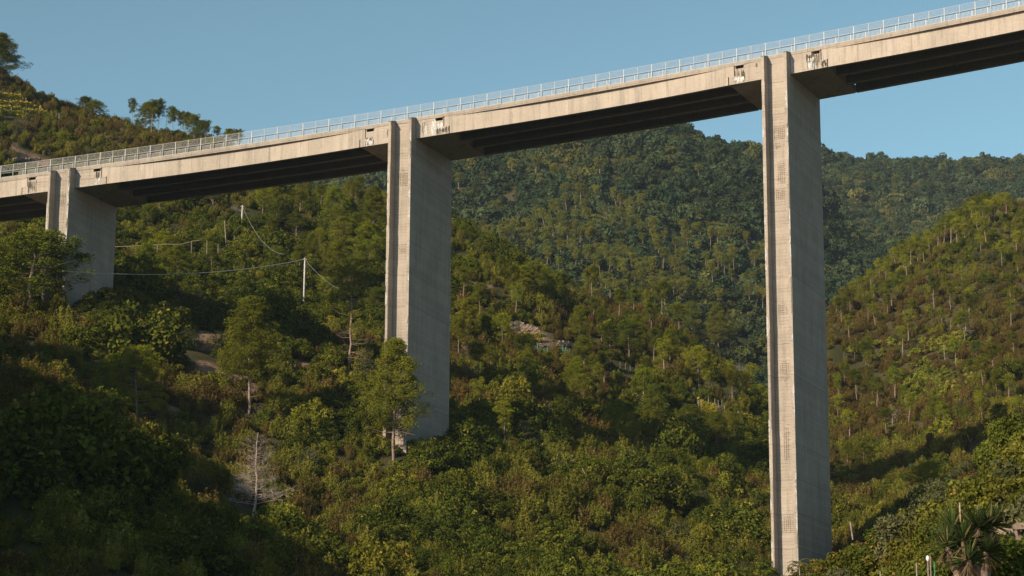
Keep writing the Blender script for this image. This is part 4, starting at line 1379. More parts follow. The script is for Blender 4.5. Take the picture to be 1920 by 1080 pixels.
for q in [(1602, 678, 645, 'high0', 'flat crowned pine on brown heath just right of the tall pier'), (1583, 675, 648, 'high1', 'smaller pine between the tall pier and the flat crowned pine'), (1783, 626, 596, 'snag0', 'thin bare trunk left of the grey dead pine on the right hill'),
          (1811, 636, 584, 'dead2', 'grey dead pine with a branching top on the right hill'), (1772, 686, 640, 'snag0', 'straight bare trunk among the yellow green bushes'), (1902, 665, 622, 'high2', 'dark crowned pine near the right edge above the oaks'), (1866, 683, 658, 'snag0', 'short bare trunk left of the dark crowned pine near the right edge'),
          (1878, 680, 650, 'high0', 'small pine beside the short bare trunk at the right'), (1842, 734, 670, 'high1', 'pine right of the big yellow green patch'), (1825, 705, 668, 'round1', 'round green pine touching the yellow green patch on its right'), (1798, 706, 688, 'sparse0', 'half dead pine inside the yellow green patch'),
          (1607, 752, 694, 'high2', 'leftmost of the row of pines low on the right slope'), (1636, 755, 708, 'high0', 'second pine from the left in the row low on the right slope'), (1646, 760, 712, 'high1', 'third pine from the left in the row low on the right slope'), (1672, 802, 756, 'dead1', 'dead forked pine below the row of pines on the right slope'),
          (1753, 798, 748, 'high2', 'pine with double trunk below the yellow green patch'), (1772, 804, 758, 'high0', 'short pine right of the double trunked pine below the yellow patch'), (1675, 690, 672, 'dome1', 'dark green oak left of the yellow green patch'), (1700, 715, 690, 'dome1', 'dark green oak inside the left of the yellow green patch'), (1720, 745, 722, 'dome1', 'dark green oak under the yellow green patch'),
          (1755, 630, 606, 'dome3', 'green oak on heath below the crest pines'), (1895, 720, 660, 'dome1', 'big dark oak at the right edge above the garden trees'), (1872, 715, 685, 'dome1', 'smaller dark oak left of the big dark oak at the right edge'), (1880, 805, 770, 'dome1', 'dark blue green oak behind the garden mound'), (1820, 830, 790, 'dome1', 'dark oak on the slope left behind the garden mound'),
          (1640, 925, 890, 'dome4', 'grey green olive tree at the foot of the right slope'), (1585, 800, 775, 'dome3', 'green bush like oak touching the right side of the tall pier'), (1590, 870, 830, 'round0', 'green pine low against the right side of the tall pier'), (1690, 860, 832, 'dome4', 'grey green tree between the pines low on the right slope')]:
    cat = 'pine tree' if 'pine' in q[4][:34] or 'pine' in q[4].split(' ')[:4] else ('dead tree' if q[3] in DV else 'oak tree')
    if q[3] in DV: cat = 'dead tree'
    if q[3].startswith('dome'): cat = 'tree'
    T(q[0], q[1] + 2, q[2], q[3], q[4], cat, group='trees scattered over the right hill', name={'pine tree': 'pine_tree', 'dead tree': 'dead_tree'}.get(cat, 'broadleaf_tree'), wide=1.15, ymin=200)
# smaller pines dotted over the slopes
for (n_, x0, x1, y0, y1, h0, h1, kinds, lab, grp, ymn) in [
        (46, 1565, 1915, 560, 840, 4.5, 7.5, ['high0', 'high1', 'high2', 'ridge0', 'ridge1'], 'small pine dotted over the heath slope of the right hill', 'small pines on the right hill', 250),
        (52, 855, 1435, 560, 860, 4.5, 8.5, ['high0', 'high2', 'bushy0', 'round1', 'cone1', 'ridge2'], 'young pine among the heath between the middle and the tall pier', 'young pines between the two right piers', 250),
        (22, 225, 715, 360, 560, 4.5, 7.5, ['bushy1', 'cone0', 'high1', 'round0'], 'young pine on the bushy slope under the left half of the deck', 'young pines under the left deck', 250)]:
    m_, tr_ = 0, 0
    while m_ < n_ and tr_ < 3000:
        tr_ += 1
        x, y = rt.uniform(x0, x1), rt.uniform(y0, y1)
        g = hit(x, y, ymn)
        if not g or g[1] > 640 or g[1] < 262: continue
        if any((g[0] - a) ** 2 + (g[1] - b) ** 2 < 16 for a, b in TREES): continue
        if on_pier(np.array([g[0]]), np.array([g[1]]), 3.0)[0] or bareness(np.array([g[0]]), np.array([g[1]]))[0] > .2: continue
        if any(abs(x - cx) < 16 and -6 < y - cy_ < 34 for cx, cy_, _r in CLEAR): continue
        m_ += 1
        plant(rt.choice(kinds), (g[0], g[1], g[2] - .15), rt.uniform(h0, h1), lab, 'pine tree', grp, wide=rt.uniform(.9, 1.3))
# the pine stand on the middle hill: trunks and crowns one can tell apart
ps_ = []
stand = []
tries = 0
while len(ps_) < 190 and tries < 6000:
    tries += 1
    x = rt.uniform(850, 1432); y = rt.uniform(345, 590)
    top = 455 - 75 * math.exp(-((x - 1120) / 130) ** 2) + (x - 1120) ** 2 * .0002
    low = np.interp(x, [850, 960, 1100, 1250, 1432], [455, 515, 600, 640, 690])
    if y < top or y > low - 4: continue
    if x > 1330 and y > 540 and rt.random() < .6: continue
    if any(abs(x - a) < 8 and abs(y - b) < 9 for a, b in ps_): continue
    g = hit(x, y, 560)
    if not g or g[1] < 575: continue
    ps_.append((x, y))
    stand.append((g[1], g[0], g[2], rt.uniform(7.5, 12), rt.uniform(.8, 1.15), rt.random()))
stand.sort()
for (Yt, Xt, Zt_, hgt, wd, q_) in stand[:30]:        # the nearest ones as single trees
    red = q_ < .05
    plant('farred0' if red else 'far%d' % rt.randrange(5), (Xt, Yt, Zt_ - .3), hgt,
          'rust brown dying pine inside the dense pine stand on the middle hill' if red else 'slender pine with a bare pale trunk at the lower edge of the middle hill stand',
          'pine tree', 'dying pines on the middle hill' if red else 'pines of the stand on the middle hill', wide=wd)
comb = []
for tb_, V_, F_, lv_ in FARRAW:
    tf = np.array([f for f in tb_.f if len(f) == 4]); tv_ = np.array(tb_.v)
    o_ = mesh_np('p', np.concatenate([tv_, V_]), np.concatenate([tf, F_ + len(tv_)]), M_BARK, np.concatenate([np.full(len(tf), .5), lv_]), link=False)
    o_.data.materials.append(F_FARP)
    o_.data.polygons.foreach_set('material_index', np.concatenate([np.zeros(len(tf), int), np.ones(len(F_), int)]).astype(np.int32))
    comb.append(o_)
rest = np.array([(a[1], a[0], a[3] / 12.0) for a in stand[30:]])
scatter('far_pine_stand', psrc('far_pine_source', comb), rest[:, 0], rest[:, 1], rest[:, 2], sink=.3, tall=np.ones(len(rest)))
for (x, y, h_) in [(1125, 350, 13), (860, 365, 10), (960, 345, 12), (905, 352, 9), (1005, 340, 11), (1188, 330, 9), (1040, 352, 11), (1310, 345, 9), (1680, 365, 13), (1640, 352, 9), (1740, 330, 9), (1860, 330, 10), (1725, 415, 9), (880, 400, 10), (930, 420, 10), (1060, 385, 10), (1090, 392, 11), (1240, 385, 9)]:
    g = hit(x, y, 600)
    if g: plant('far%d' % rt.randrange(5), (g[0], g[1], g[2]), h_, 'single lighter pine rising out of the dark broadleaf wood far up the slope', 'pine tree', 'lone pines in the far wood', wide=1.3)

# ---------------------------------------------------------------- poles and lines
M_POLE = simple_mat('pale_concrete_pole', (.42, .40, .37), (.54, .52, .48), 2)
M_CABLE = simple_mat('twisted_cable', (.30, .32, .30), (.46, .48, .45), 9)
M_IRON = simple_mat('weathered_iron', (.16, .13, .11), (.22, .19, .17), 5)


def P3(x, y, Y):
    p, E = ray(x, y)
    return np.array((p * Y, Y, E * Y))


def pole(x, yt, yb, Y, label, r0=.17, r1=.10):
    b, t = P3(x, yb, Y), P3(x + (yb - yt) * .012, yt, Y)
    gz = float(height(b[0], b[1]))
    e = empty('utility_pole', (b[0], b[1], gz))
    tag(e, label, 'utility pole')
    H = t[2] - gz
    m = MB(); m.tube([(0, 0, -.5), (0, 0, H * .5), (.0, 0, H)], [r0, (r0 + r1) / 2, r1], 10)
    m.build('shaft', M_POLE, e, smooth=True)
    m = MB(); m.tube([(-.35, 0, H - .30), (.35, 0, H - .30)], .035, 6)
    m.build('bracket', M_IRON, e)
    m = MB(); m.tube([(-.3, 0, H - .30), (-.3, 0, H - .12)], .05, 6); m.build('insulator', M_POLE, e)
    m = MB(); m.tube([(.3, 0, H - .30), (.3, 0, H - .12)], .05, 6); m.build('insulator', M_POLE, e)
    return np.array((b[0], b[1], t[2] - .2))


def cable(a, b, sag, label, r=.035, n=26, name='overhead_cable'):
    m = MB()
    pts = [a + (b - a) * t - np.array((0, 0, 4 * sag * t * (1 - t))) for t in np.linspace(0, 1, n)]
    m.tube(pts, r, 5)
    return tag(m.build(name, M_CABLE), label, 'cable')


g_ = hit(568, 588, 200)
YP = g_[1] if g_ else 305
t1 = pole(569, 484, 582, YP, 'white concrete utility pole carrying the long cable on the lit slope', .17, .11)
g2 = hit(453, 428, 300); YP2 = g2[1] if g2 else 390
t2 = pole(453, 385, 428, YP2, 'shorter white utility pole on the dark bank under the deck')
pa = P3(-40, 508, 262)
cable(t1, P3(118, 508, 286), 1.4, 'long twisted cable sagging from the white pole across the left pier', .05)
cable(t2, P3(532, 477, YP - 3), 2.2, 'thin cable running down from the upper white pole', .018)
cable(t1, P3(632, 540, YP - 2), .5, 'thin cable leaving the white pole to the right down slope', .018)
g3 = hit(424, 462, 300)
Y3 = g3[1] if g3 else 360
m = MB(); b = P3(425, 462, Y3); m.tube([b - [0, 0, 1], P3(421, 414, Y3)], .07, 6)
tag(m.build('wooden_stake', M_BARKG), 'thin grey stake left of the upper white pole', 'stake')
m = MB(); b = P3(443, 458, Y3); m.tube([b - [0, 0, 1], P3(439, 442, Y3)], .06, 6)
tag(m.build('wooden_stake', M_BARKG), 'short grey stake under the upper white pole', 'stake')
# handrail along the dark bank
hr = []
for x, y in [(205, 463), (240, 462), (275, 460), (310, 458), (340, 458), (362, 452), (376, 450)]:
    hr.append(P3(x, y, 352))
e = empty('path_handrail', hr[3]); bpy.context.view_layer.update()
tag(e, 'thin rusty handrail running along the top of the dark bank by the left pier', 'handrail')
loc0 = np.array(hr[3])
m = MB(); m.tube([q - loc0 for q in hr], .06, 5); m.build('rail', M_DRYW if 'M_DRYW' in globals() else M_BARK, e)
for x, y0_, y1_ in [(255, 461, 466), (295, 459, 465), (327, 458, 465), (359, 453, 466), (388, 451, 468), (409, 457, 466)]:
    a = P3(x, y0_, 352) - loc0; b = P3(x, y1_, 352) - loc0
    m = MB(); m.tube([b - [0, 0, .8], a], .05, 5); m.build('rail_post', M_BARKG, e)
# grey stake and pipe near right pier foot
for (x, yt, yb, Y_, lab) in [(1597, 978, 1006, 262, 'slanting grey pole in the dark gap right of the tall pier'), ]:
    m = MB(); m.tube([P3(x + 2, yb + 6, Y_), P3(x - 3, yt, Y_)], .09, 6)
    tag(m.build('leaning_pole', M_BARKG), lab, 'pole')

# ---------------------------------------------------------------- terraces, vineyard, hut, tank
M_STONE = simple_mat('dry_stone', (.12, .085, .062), (.27, .20, .15), 2.2, bump=.8)


def stone_wall(pts, h, label, seed, group=None, size=.34):
    """dry stone wall of uneven blocks following the ground; pts in photo pixels"""
    rw = random.Random(seed)
    G = [hit(x, y, 40) for x, y in pts]
    G = [g for g in G if g]
    if len(G) < 2: return
    m = MB()
    for (a, b) in zip(G[:-1], G[1:]):
        a = np.array(a); b = np.array(b)
        L_ = np.linalg.norm(b - a); n = max(1, int(L_ / (size * 1.5)))
        d = (b - a) / L_
        nx = np.array((-d[1], d[0], 0)) ; nx = nx / (np.linalg.norm(nx) + 1e-9)
        for r in range(int(h / size)):
            for k in range(n):
                c = a + (b - a) * ((k + .5 * (r % 2) + rw.uniform(-.1, .1)) / n)
                if rw.random() < .06 + .12 * (r + 1 == int(h / size)): continue
                gz = float(height(c[0], c[1]))
                w2, h2, t2_ = L_ / n * rw.uniform(.42, .52), size * rw.uniform(.42, .52), .25 * rw.uniform(.8, 1.2)
                z = gz + size * (r + .5)
                j = lambda: rw.uniform(-.04, .04)
                P8 = []
                for sz in (-1, 1):
                    for (u, v) in ((-1, -1), (1, -1), (1, 1), (-1, 1)):
                        q = c + d * (u * w2 + j()) * [1, 1, 0] + nx * (v * t2_ + j())
                        P8.append((q[0], q[1], z + sz * h2 + j()))
                m.hexa(P8)
    return tag(m.build('stone_wall', M_STONE), label, 'stone wall', group)


stone_wall([(958, 620), (975, 622), (995, 628), (1012, 634)], 2.0, 'upper ruined dry stone terrace wall on the heath slope right of the middle pier', 1)
stone_wall([(968, 652), (985, 650), (1005, 650), (1022, 652)], .9, 'lower dry stone terrace wall just above the green netting', 2)
stone_wall([(1046, 650), (1062, 650), (1076, 652)], 1.3, 'short stone wall right of the green netting', 3)
stone_wall([(25, 303), (50, 302), (80, 303)], .9, 'rough stone retaining wall above the railing at far left', 4)
stone_wall([(845, 536), (870, 538), (895, 541), (925, 546)], 1.3, 'reddish stone bank between the crest pines and the middle pier', 5)
stone_wall([(862, 604), (880, 606), (900, 612)], .7, 'low stone edge beside the bright pine right of the middle pier', 6)
M_NET = patch_mat('green_net', (.01, .17, .11), (.012, .10, .07), .42, (2, 2, 2), .1)


def netting(x0, x1, y0, y1, label, seed):
    g = hit((x0 + x1) / 2, y1, 200)
    if not g: return
    Y_ = g[1]
    a, b = P3(x0, y1, Y_), P3(x1, y1 + 1, Y_)
    H = (y1 - y0) / FP * Y_
    e = empty('net_fence', a); tag(e, label, 'net fence')
    n = 10
    m = MB(); rn = random.Random(seed)
    top, bot = [], []
    for i in range(n + 1):
        q = (b - a) * i / n
        z = float(height(a[0] + q[0], a[1] + q[1])) - a[2]
        q = np.array((q[0], q[1] + .12 * sin(i * 2.1), z))
        bot.append(q); top.append(q + [0, .05, H * rn.uniform(.6, .9)])
    m.add(bot + top, [(i, i + 1, n + 2 + i, n + 1 + i) for i in range(n)])
    m.build('net', M_NET, e)
    for i in (0, 3, 6, 10):
        k = MB(); k.tube([bot[i] - [0, 0, .3], bot[i] + [0, 0, H * 1.15]], .05, 5); k.build('stake', M_BARKG, e)


netting(1000, 1026, 648, 660, 'bright green netting fence on the lower terrace, left piece', 3)
netting(1050, 1068, 650, 660, 'small green netting piece right of a bush on the terrace', 4)


def stakes(lst, Yref, label, group, h=1.9, r=.055):
    for x, y in lst:
        g = hit(x, y + 3, 200)
        if not g: continue
        m = MB(); m.tube([(0, 0, -.4), (rt.uniform(-.08, .08), 0, h * rt.uniform(.85, 1.15))], r, 5)
        o = m.build('vineyard_stake', M_BARKG); o.location = (g[0], g[1], g[2])
        tag(o, label, 'stake', group)


stakes([(1302, 752), (1313, 750), (1317, 753), (1328, 757), (1333, 758), (1310, 766), (1315, 768), (1329, 766), (1340, 764), (1347, 768), (1354, 768), (1350, 776), (1358, 776)], 0, 'thin pale stake of the small vineyard left of the tall right pier', 'stakes of the small vineyard')
stakes([(1384, 788), (1392, 790), (1397, 794), (1404, 798), (1406, 806), (1412, 800), (1419, 808)], 0, 'pale stake of the short row beside the white water tank', 'stakes beside the white tank')
stakes([(1163, 688), (1173, 692), (1182, 694), (1193, 694), (1178, 697)], 0, 'pale stake of the low fence on the slope below the rounded pine', 'stakes on the second terrace', 1.2, .035)
stakes([(18, 200), (36, 214), (53, 216), (48, 198), (63, 200), (98, 226), (110, 228), (104, 228), (74, 214), (20, 214)], 0, 'grey stake among the yellow vine rows on the left hill', 'stakes of the hilltop vines', 2.2, .08)


def vine_row(pts, label, seed, group, w=.55, h=1.5, n=700, mat=None, leaf=.30):
    G = [hit(x, y, 200) for x, y in pts]
    G = np.array([g for g in G if g])
    if len(G) < 2: return
    rng = np.random.default_rng(seed)
    t = rng.random(n) * (len(G) - 1); i = t.astype(int); f = (t - i)[:, None]
    c = G[i] * (1 - f) + G[np.minimum(i + 1, len(G) - 1)] * f
    c[:, 2] = height(c[:, 0], c[:, 1]) + .45 + rng.random(n) * h * (.7 + .5 * vnoise(c[:, 0] / 1.3, c[:, 1], 5))
    c[:, 1] += rng.normal(0, w * .4, n)
    V, F = leaves(rng, c, np.tile([-.3, -.7, .5], (n, 1)), leaf, 1.1, .6)
    loc = G[0]
    e = empty('vine_row', loc); tag(e, label, 'vine row', group)
    mesh_np('vine_leaves', V - loc, F, mat or F_VINE, rng.random(len(F)), e)
    m = MB()
    for k in range(0, int(len(G) * 2)):
        q = G[min(k // 2, len(G) - 1)] - loc
        m.tube([q - [0, 0, .2], q + [rt.uniform(-.1, .1), 0, 1.2]], .05, 5)
        break
    m.build('vine_stock', M_BARK, e)


vine_row([(-30, 183), (0, 186), (22, 190), (42, 193)], 'topmost row of yellow vines on the left hill', 1, 'vine rows on the left hill', n=1500)
vine_row([(-30, 200), (0, 202), (30, 206), (58, 210), (76, 215)], 'second row of yellow vines on the left hill', 2, 'vine rows on the left hill', n=2200)
vine_row([(-30, 208), (0, 211), (30, 215), (60, 219), (90, 224)], 'third row of yellow vines on the left hill', 3, 'vine rows on the left hill', n=2200)
vine_row([(-30, 217), (0, 219), (25, 222), (52, 226)], 'lowest row of yellow vines on the left hill', 4, 'vine rows on the left hill', n=1700)
vine_row([(1308, 764), (1325, 770), (1345, 778)], 'upper yellow vine row of the small vineyard near the tall pier', 5, 'vine rows of the small vineyard', n=900, leaf=.22)
vine_row([(1314, 774), (1330, 781), (1346, 788)], 'lower yellow vine row of the small vineyard near the tall pier', 6, 'vine rows of the small vineyard', n=900, leaf=.22)
vine_row([(982, 640), (1000, 643), (1018, 645)], 'yellow vines between the two terrace walls', 7, 'vines on the terrace', n=700, leaf=.22)

g = hit(1395, 808, 250)
if g:
    e = empty('water_tank', g); tag(e, 'small white plastic water tank among the stakes left of the tall pier', 'water tank')
    m = MB(); m.tube([(-.75, 0, .75), (-.6, 0, .75), (.55, 0, .8), (.75, 0, .8)], [.35, .6, .6, .35], 14)
    m.build('tank_body', simple_mat('white_plastic', (.72, .76, .80), (.80, .83, .86), 2, rough=.4), e, smooth=True)
    m = MB(); m.box(-.7, .7, -.45, .45, 0, .25); m.build('tank_base', M_STONE, e)
g = hit(1316, 856, 250)
if g:
    e = empty('brick_hut', g, rz=.25); tag(e, 'tiny ruined brick hut with a flat slab roof on the wooded slope', 'hut')
    m = MB(); m.box(-.95, -.65, -.6, .8, -.4, 1.15); m.box(.65, .95, -.6, .8, -.4, 1.1); m.box(-.65, .65, .55, .8, -.4, 1.05)
    m.build('wall', simple_mat('red_brick', (.34, .20, .15), (.46, .31, .24), 5), e)
    m = MB(); m.hexa([(-1.2, -.8, 1.16), (1.15, -.8, 1.02), (1.2, .9, 1.10), (-1.2, .9, 1.2), (-1.2, -.8, 1.30), (1.15, -.8, 1.15), (1.2, .9, 1.22), (-1.2, .9, 1.34)])
    m.build('roof', M_STONE, e)

# ---------------------------------------------------------------- sumac at the foot of the tall pier
M_STALK = simple_mat('leaf_stalk', (.12, .09, .04), (.18, .13, .06), 5)


def sumac(x, yb, yt, Y, label, seed):
    rng = np.random.default_rng(seed)
    p, E = ray(x, yt)
    X_, top = p * Y, E * Y
    gz = float(height(X_, Y)) - .1
    H = max(2.0, top - gz)
    e = empty('sumac_tree', (X_, Y, gz)); tag(e, label, 'young tree')
    m = MB(); m.tube([(0, 0, 0), (.05, 0, H * .6), (0, 0, H - .35)], [.09, .07, .04], 6); m.build('trunk', M_BARKG, e)
    Cs, V_, F_ = [], [], []
    st = MB()
    nv = 0
    for k in range(15):
        a = k * 2.4; L_ = rng.uniform(1.3, 2.0); up = rng.uniform(.25, .8)
        z0 = H - .4 - .06 * k
        pts = [np.array((cos(a) * L_ * t, sin(a) * L_ * t, z0 + up * L_ * t - .75 * L_ * t * t)) for t in np.linspace(0, 1, 9)]
        st.tube(pts, [.025] * 8 + [.01], 4)
        side = np.array((-sin(a), cos(a), 0))
        for j in range(1, 9):
            for sg in (-1, 1):
                b0 = pts[j]; dirn = side * sg + (pts[j] - pts[j - 1]) / np.linalg.norm(pts[j] - pts[j - 1]) * .45 - np.array((0, 0, .28))
                l = .42 * (1 - .05 * j); w_ = (pts[j] - pts[j - 1]) / np.linalg.norm(pts[j] - pts[j - 1]) * .075
                V_ += [b0 - w_ * .4, b0 + dirn * l * .5 - w_, b0 + dirn * l, b0 + dirn * l * .5 + w_]
                F_.append((nv, nv + 1, nv + 2, nv + 3)); nv += 4
    st.build('leaf_stalks', M_STALK, e)
    mesh_np('fronds', np.array(V_), np.array(F_), F_BUSH, rng.random(len(F_)), e)


sumac(1498, 1080, 1046, 252, 'young sumac with feathery fronds in front of the foot of the tall pier', 5)
sumac(1512, 1090, 1070, 250, 'second feathery sumac slightly lower at the right pier foot', 6)

# ---------------------------------------------------------------- garden corner, lower right, 60 to 90 m away
F_YUC = foliage_mat('yucca_blade', (0.026, 0.045, 0.013), (0.056, 0.079, 0.022), (0.255, 0.195, 0.090), trans=.15)
F_YUD = foliage_mat('dry_yucca_blade', (0.132, 0.084, 0.042), (0.198, 0.138, 0.078), None, trans=.1)


def blades(rng, n, L0, w0, down=False):
    V, F = [], []
    for i in range(n):
        a = rng.uniform(0, 6.28)
        el = rng.uniform(-.35, 1.35) if not down else rng.uniform(-1.45, -.5)
        L_ = L0 * rng.uniform(.75, 1.1); w_ = w0 * rng.uniform(.8, 1.2)
        d = np.array((cos(a) * cos(el), sin(a) * cos(el), sin(el)))
        sd = np.cross(d, (0, 0, 1.0)); sd /= np.linalg.norm(sd) + 1e-9
        sd = sd * cos(.5) + np.cross(sd, d) * sin(.5)
        bend = -.16 * L_ * (1 - abs(sin(el)))
        b = len(V)
        pts = [d * L_ * t + np.array((0, 0, bend * t * t)) for t in (0.02, .35, .7, 1.0)]
        ww = [w_ * .7, w_, w_ * .6, .002]
        for q, w in zip(pts, ww): V += [q - sd * w, q + sd * w]
        for k in range(3): F.append((b + 2 * k, b + 2 * k + 1, b + 2 * k + 3, b + 2 * k + 2))
    return np.array(V), np.array(F)


def yucca(label, heads, base, Yd, seed, scale=1.0):
    rng = np.random.default_rng(seed)
    bx = P3(*base, Yd)
    gz = float(height(bx[0], bx[1]))
    loc = np.array((bx[0], bx[1], gz))
    e = empty('yucca_plant', loc); tag(e, label, 'yucca')
    for (x, y, dy, s_) in heads:
        c = P3(x, y, Yd + dy) - loc
        m = MB(); m.tube([(0 + rng.normal(0, .05), rng.normal(0, .05), -.1), c * [.6, .6, .45], c], [.13 * scale, .11 * scale, .09 * scale], 8)
        m.build('stem', M_BARK, e)
        V, F = blades(rng, 120, .95 * s_ * scale, .024 * scale)
        mesh_np('leaf_rosette', V + c, F, F_YUC, np.repeat(rng.random(120) * .97, 3), e)
        V, F = blades(rng, 46, .75 * s_ * scale, .020 * scale, True)
        mesh_np('dead_leaves', V + c - [0, 0, .1], F, F_YUD, np.repeat(rng.random(46), 3), e)


yucca('large spiky yucca clump with several leaf rosettes at the bottom right', [(1832, 990, 0, 1.0), (1786, 992, .4, .95), (1806, 1015, -.3, .95), (1858, 985, .5, .85), (1775, 1025, -.2, .9), (1815, 1050, -.5, .95), (1848, 1035, -.2, .8)], (1835, 1100), 64, 3)
yucca('small yucca rosette high on the garden mound at the right edge', [(1903, 862, 0, .62)], (1903, 884), 86, 4)
m = MB()
for (x, y, dx) in [(1800, 958, 0), (1833, 962, 1)]:
    c = P3(x, y, 64.2)
    m2 = MB(); m2.tube([c - [0, 0, .35], c - [0, 0, .1], c + [0, 0, .14], c + [0, 0, .26]], [.01, .03, .03, .008], 7)
    o = m2.build('flower_spike', simple_mat('dry_flower', (.30, .22, .15), (.42, .32, .22), 12))
    tag(o, ['left', 'right'][dx] + ' dry cream flower spike rising from the large yucca', 'flower spike')

M_RUST = simple_mat('rusty_post', (.26, .075, .04), (.36, .13, .08), 4)
M_GPIPE = simple_mat('green_pipe', (.03, .22, .10), (.04, .28, .14), 4)
YG = 78.0
pc = P3(1900, 1000, YG)
ge = empty('vine_pergola', (pc[0], pc[1], float(height(pc[0], pc[1]))))
tag(ge, 'rickety pergola of rusty and wooden posts overgrown by yellowing vines at the right edge', 'pergola')
gl = np.array(ge.location)
for (x, yt, yb, r_, mt, nm) in [(1897, 944, 1024, .075, M_RUST, 'rusty_post'), (1892, 946, 1022, .05, M_RUST, 'rusty_post'), (1888, 944, 985, .035, M_BARKG, 'wooden_post'), (1913, 960, 1024, .04, M_BARKG, 'wooden_post'), (1903, 985, 1020, .05, M_RUST, 'rusty_post'), (1940, 930, 1020, .05, M_BARKG, 'wooden_post')]:
    a, b = P3(x + 2, yb + 14, YG) - gl, P3(x - 1, yt, YG) - gl
    m = MB(); m.tube([a, b], r_, 7); m.build(nm, mt, ge)
for (q0, q1, r_, mt, nm) in [((1878, 998), (1950, 988), .028, M_BARKG, 'cross_pole'), ((1885, 1006), (1950, 994), .035, M_GPIPE, 'green_pipe'), ((1894, 958), (1912, 938), .03, M_RUST, 'brace'), ((1850, 935), (1960, 918), .03, M_BARKG, 'cross_pole'), ((1884, 978), (1920, 968), .025, M_BARKG, 'cross_pole')]:
    m = MB(); m.tube([P3(*q0, YG) - gl, P3(*q1, YG + .4) - gl], r_, 6); m.build(nm, mt, ge)
rng = np.random.default_rng(77)
cc, rr_ = [], []
for i in range(46):
    x = rng.uniform(1842, 1965); y = 938 - (x - 1842) * .18 + rng.normal(0, 9)
    cc.append(P3(x, y, YG + rng.uniform(-1.5, 2.5)) - gl); rr_.append(rng.uniform(.22, .42))
for i in range(10):
    cc.append(P3(rng.uniform(1905, 1935), rng.uniform(945, 1010), YG + rng.uniform(-.5, 1.5)) - gl); rr_.append(rng.uniform(.12, .25))
C, Nn, T_ = clump_cloud(rng, np.array(cc), rr_, 60, .8, flat=.6)
V, F = leaves(rng, C, Nn, .13, 1.05, .8)
mesh_np('vine_leaves', V, F, F_VINE, np.clip(T_ * .4 + rng.random(len(F)) * .62, 0, 1), ge)
# white sacks hung in the pergola
for (x, y, w_, h_, lab) in [(1868, 974, .10, .13, 'cream coloured sack hanging beside the yucca top'), (1876, 976, .12, .10, 'white plastic bag right of the cream sack'), (1884, 1010, .20, .10, 'white plastic sheet lying behind the yucca'), (1902, 1022, .16, .06, 'pale plastic scrap below the rusty posts')]:
    c = P3(x, y, 74)
    rng2 = np.random.default_rng(int(x))
    m = MB()
    n1, n2 = 9, 7
    vs_ = []
    for i in range(n2):
        for j in range(n1):
            th_, ph_ = 2 * pi * j / n1, pi * (i + .02) / (n2 - .96)
            k_ = 1 + rng2.uniform(-.12, .12)
            vs_.append((c[0] + w_ * k_ * sin(ph_) * cos(th_), c[1] + w_ * .6 * k_ * sin(ph_) * sin(th_), c[2] + h_ * k_ * cos(ph_)))
    m.add(vs_, [(i * n1 + j, (i + 1) * n1 + j, (i + 1) * n1 + (j + 1) % n1, i * n1 + (j + 1) % n1) for i in range(n2 - 1) for j in range(n1)])
    tag(m.build('plastic_bag', simple_mat('plastic_film', (.40, .38, .32), (.55, .54, .50), 6, rough=.6)), lab, 'plastic bag', 'bags around the pergola')
stone_wall([(1880, 1094), (1895, 1080), (1920, 1072), (1945, 1065)], 1.7, 'rough stone garden wall in the bottom right corner', 8, size=.22)
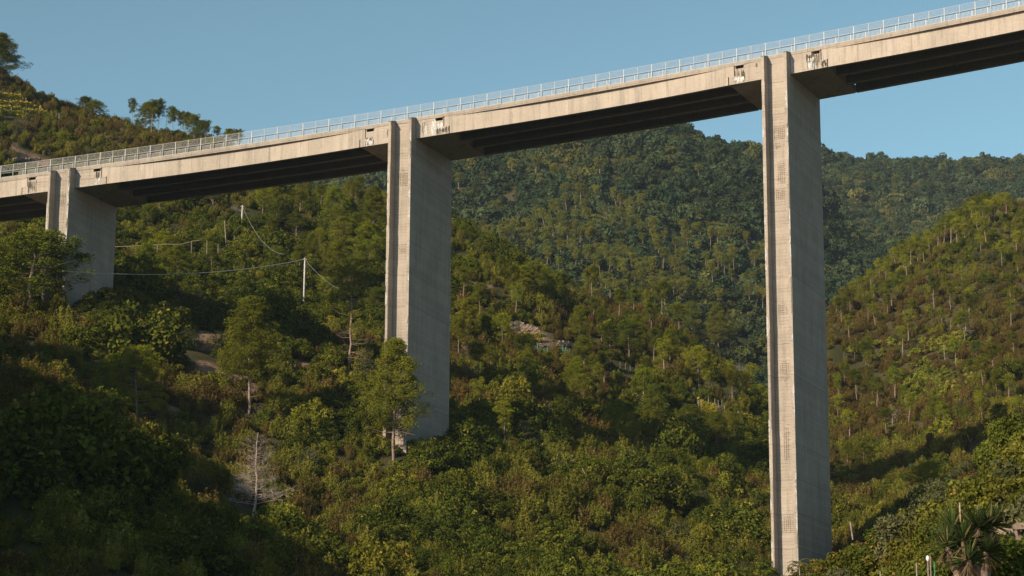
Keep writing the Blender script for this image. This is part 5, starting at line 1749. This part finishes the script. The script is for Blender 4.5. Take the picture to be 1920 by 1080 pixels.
# posts among the garden leaves
for (x, yt, yb, r_, mt, lab, nm, cat) in [(1741, 1052, 1090, .022, M_IRON, 'dark thin lamp post with a white cap left of the yucca', 'garden_lamp_post', 'lamp post'), (1746, 1042, 1090, .02, M_BARK, 'upright orange brown cane beside the lamp post', 'garden_cane', 'cane'),
                                           (1719, 1056, 1080, .02, M_BARKG, 'grey wooden stake left of the lamp post', 'garden_stake', 'stake'), (1651, 1070, 1090, .018, M_BARKG, 'pale stake at the bottom edge right of the tall pier', 'garden_stake', 'stake'),
                                           (1752, 1053, 1070, .012, M_GPIPE, 'green garden cane right of the orange brown cane', 'garden_cane', 'cane')]:
    e = empty(nm, P3(x, yb, 61)); tag(e, lab, cat)
    H = (P3(x, yt, 61) - P3(x, yb, 61))[2]
    m = MB(); m.tube([(0, 0, -.5), (0, 0, H)], r_, 6); m.build('shaft', mt, e)
    if cat == 'lamp post':
        m = MB(); m.tube([(0, 0, H), (0, 0, H + .05), (0, 0, H + .12), (0, 0, H + .16)], [.02, .05, .045, .01], 8); m.build('lamp_cap', simple_mat('white_cap', (.7, .7, .7), (.78, .78, .78)), e)
# garden trees reaching over the mound
for (x, yb, yt, kd, lab, w_, Y_) in [(1908, 885, 745, 'gt0', 'big leafy garden tree with yellowing leaves at the right edge', .8, 92), (1600, 1100, 985, 'gt1', 'leafy yellowing tree filling the gap right of the tall pier foot', 1.0, 92), (1690, 1075, 950, 'gt1', 'yellowing leafy tree left of the yucca', 1.1, 90),
                                     (1800, 960, 860, 'gt2', 'grey green olive tree above the yucca', 1.2, 92), (1850, 950, 870, 'gt0', 'green garden tree behind the pergola', 1.1, 90)]:
    if kd not in ALLV:
        s_ = {'gt0': 301, 'gt1': 302, 'gt2': 303}[kd]
        ALLV[kd] = (3.2, dome_tree(s_, {'gt0': F_BROAD, 'gt1': F_BROAD, 'gt2': F_GREY}[kd], M_BARK, 3.2, 1.9, .085 if kd != 'gt2' else .06, 70, 170, .22))
    b = P3(x, yb, Y_); gz = float(height(b[0], b[1]))
    H = P3(x, yt, Y_)[2] - gz
    plant(kd, (b[0], b[1], gz - .1), H, lab, 'tree', None, 'garden_tree', wide=w_)
# ---------------------------------------------------------------- air
hz = MB(); hz.box(-2600, 2600, -400, 3400, -14, 1000)
hm, N_, L_ = new_mat('valley_air')
pv = N_.new('ShaderNodeVolumePrincipled')
pv.inputs['Color'].default_value = (.62, .80, 1.0, 1)
pv.inputs['Density'].default_value = .00005
pv.inputs['Anisotropy'].default_value = 0.0
oo = N_.new('ShaderNodeOutputMaterial'); L_.new(pv.outputs[0], oo.inputs['Volume'])
tag(hz.build('haze', hm), kind='stuff')
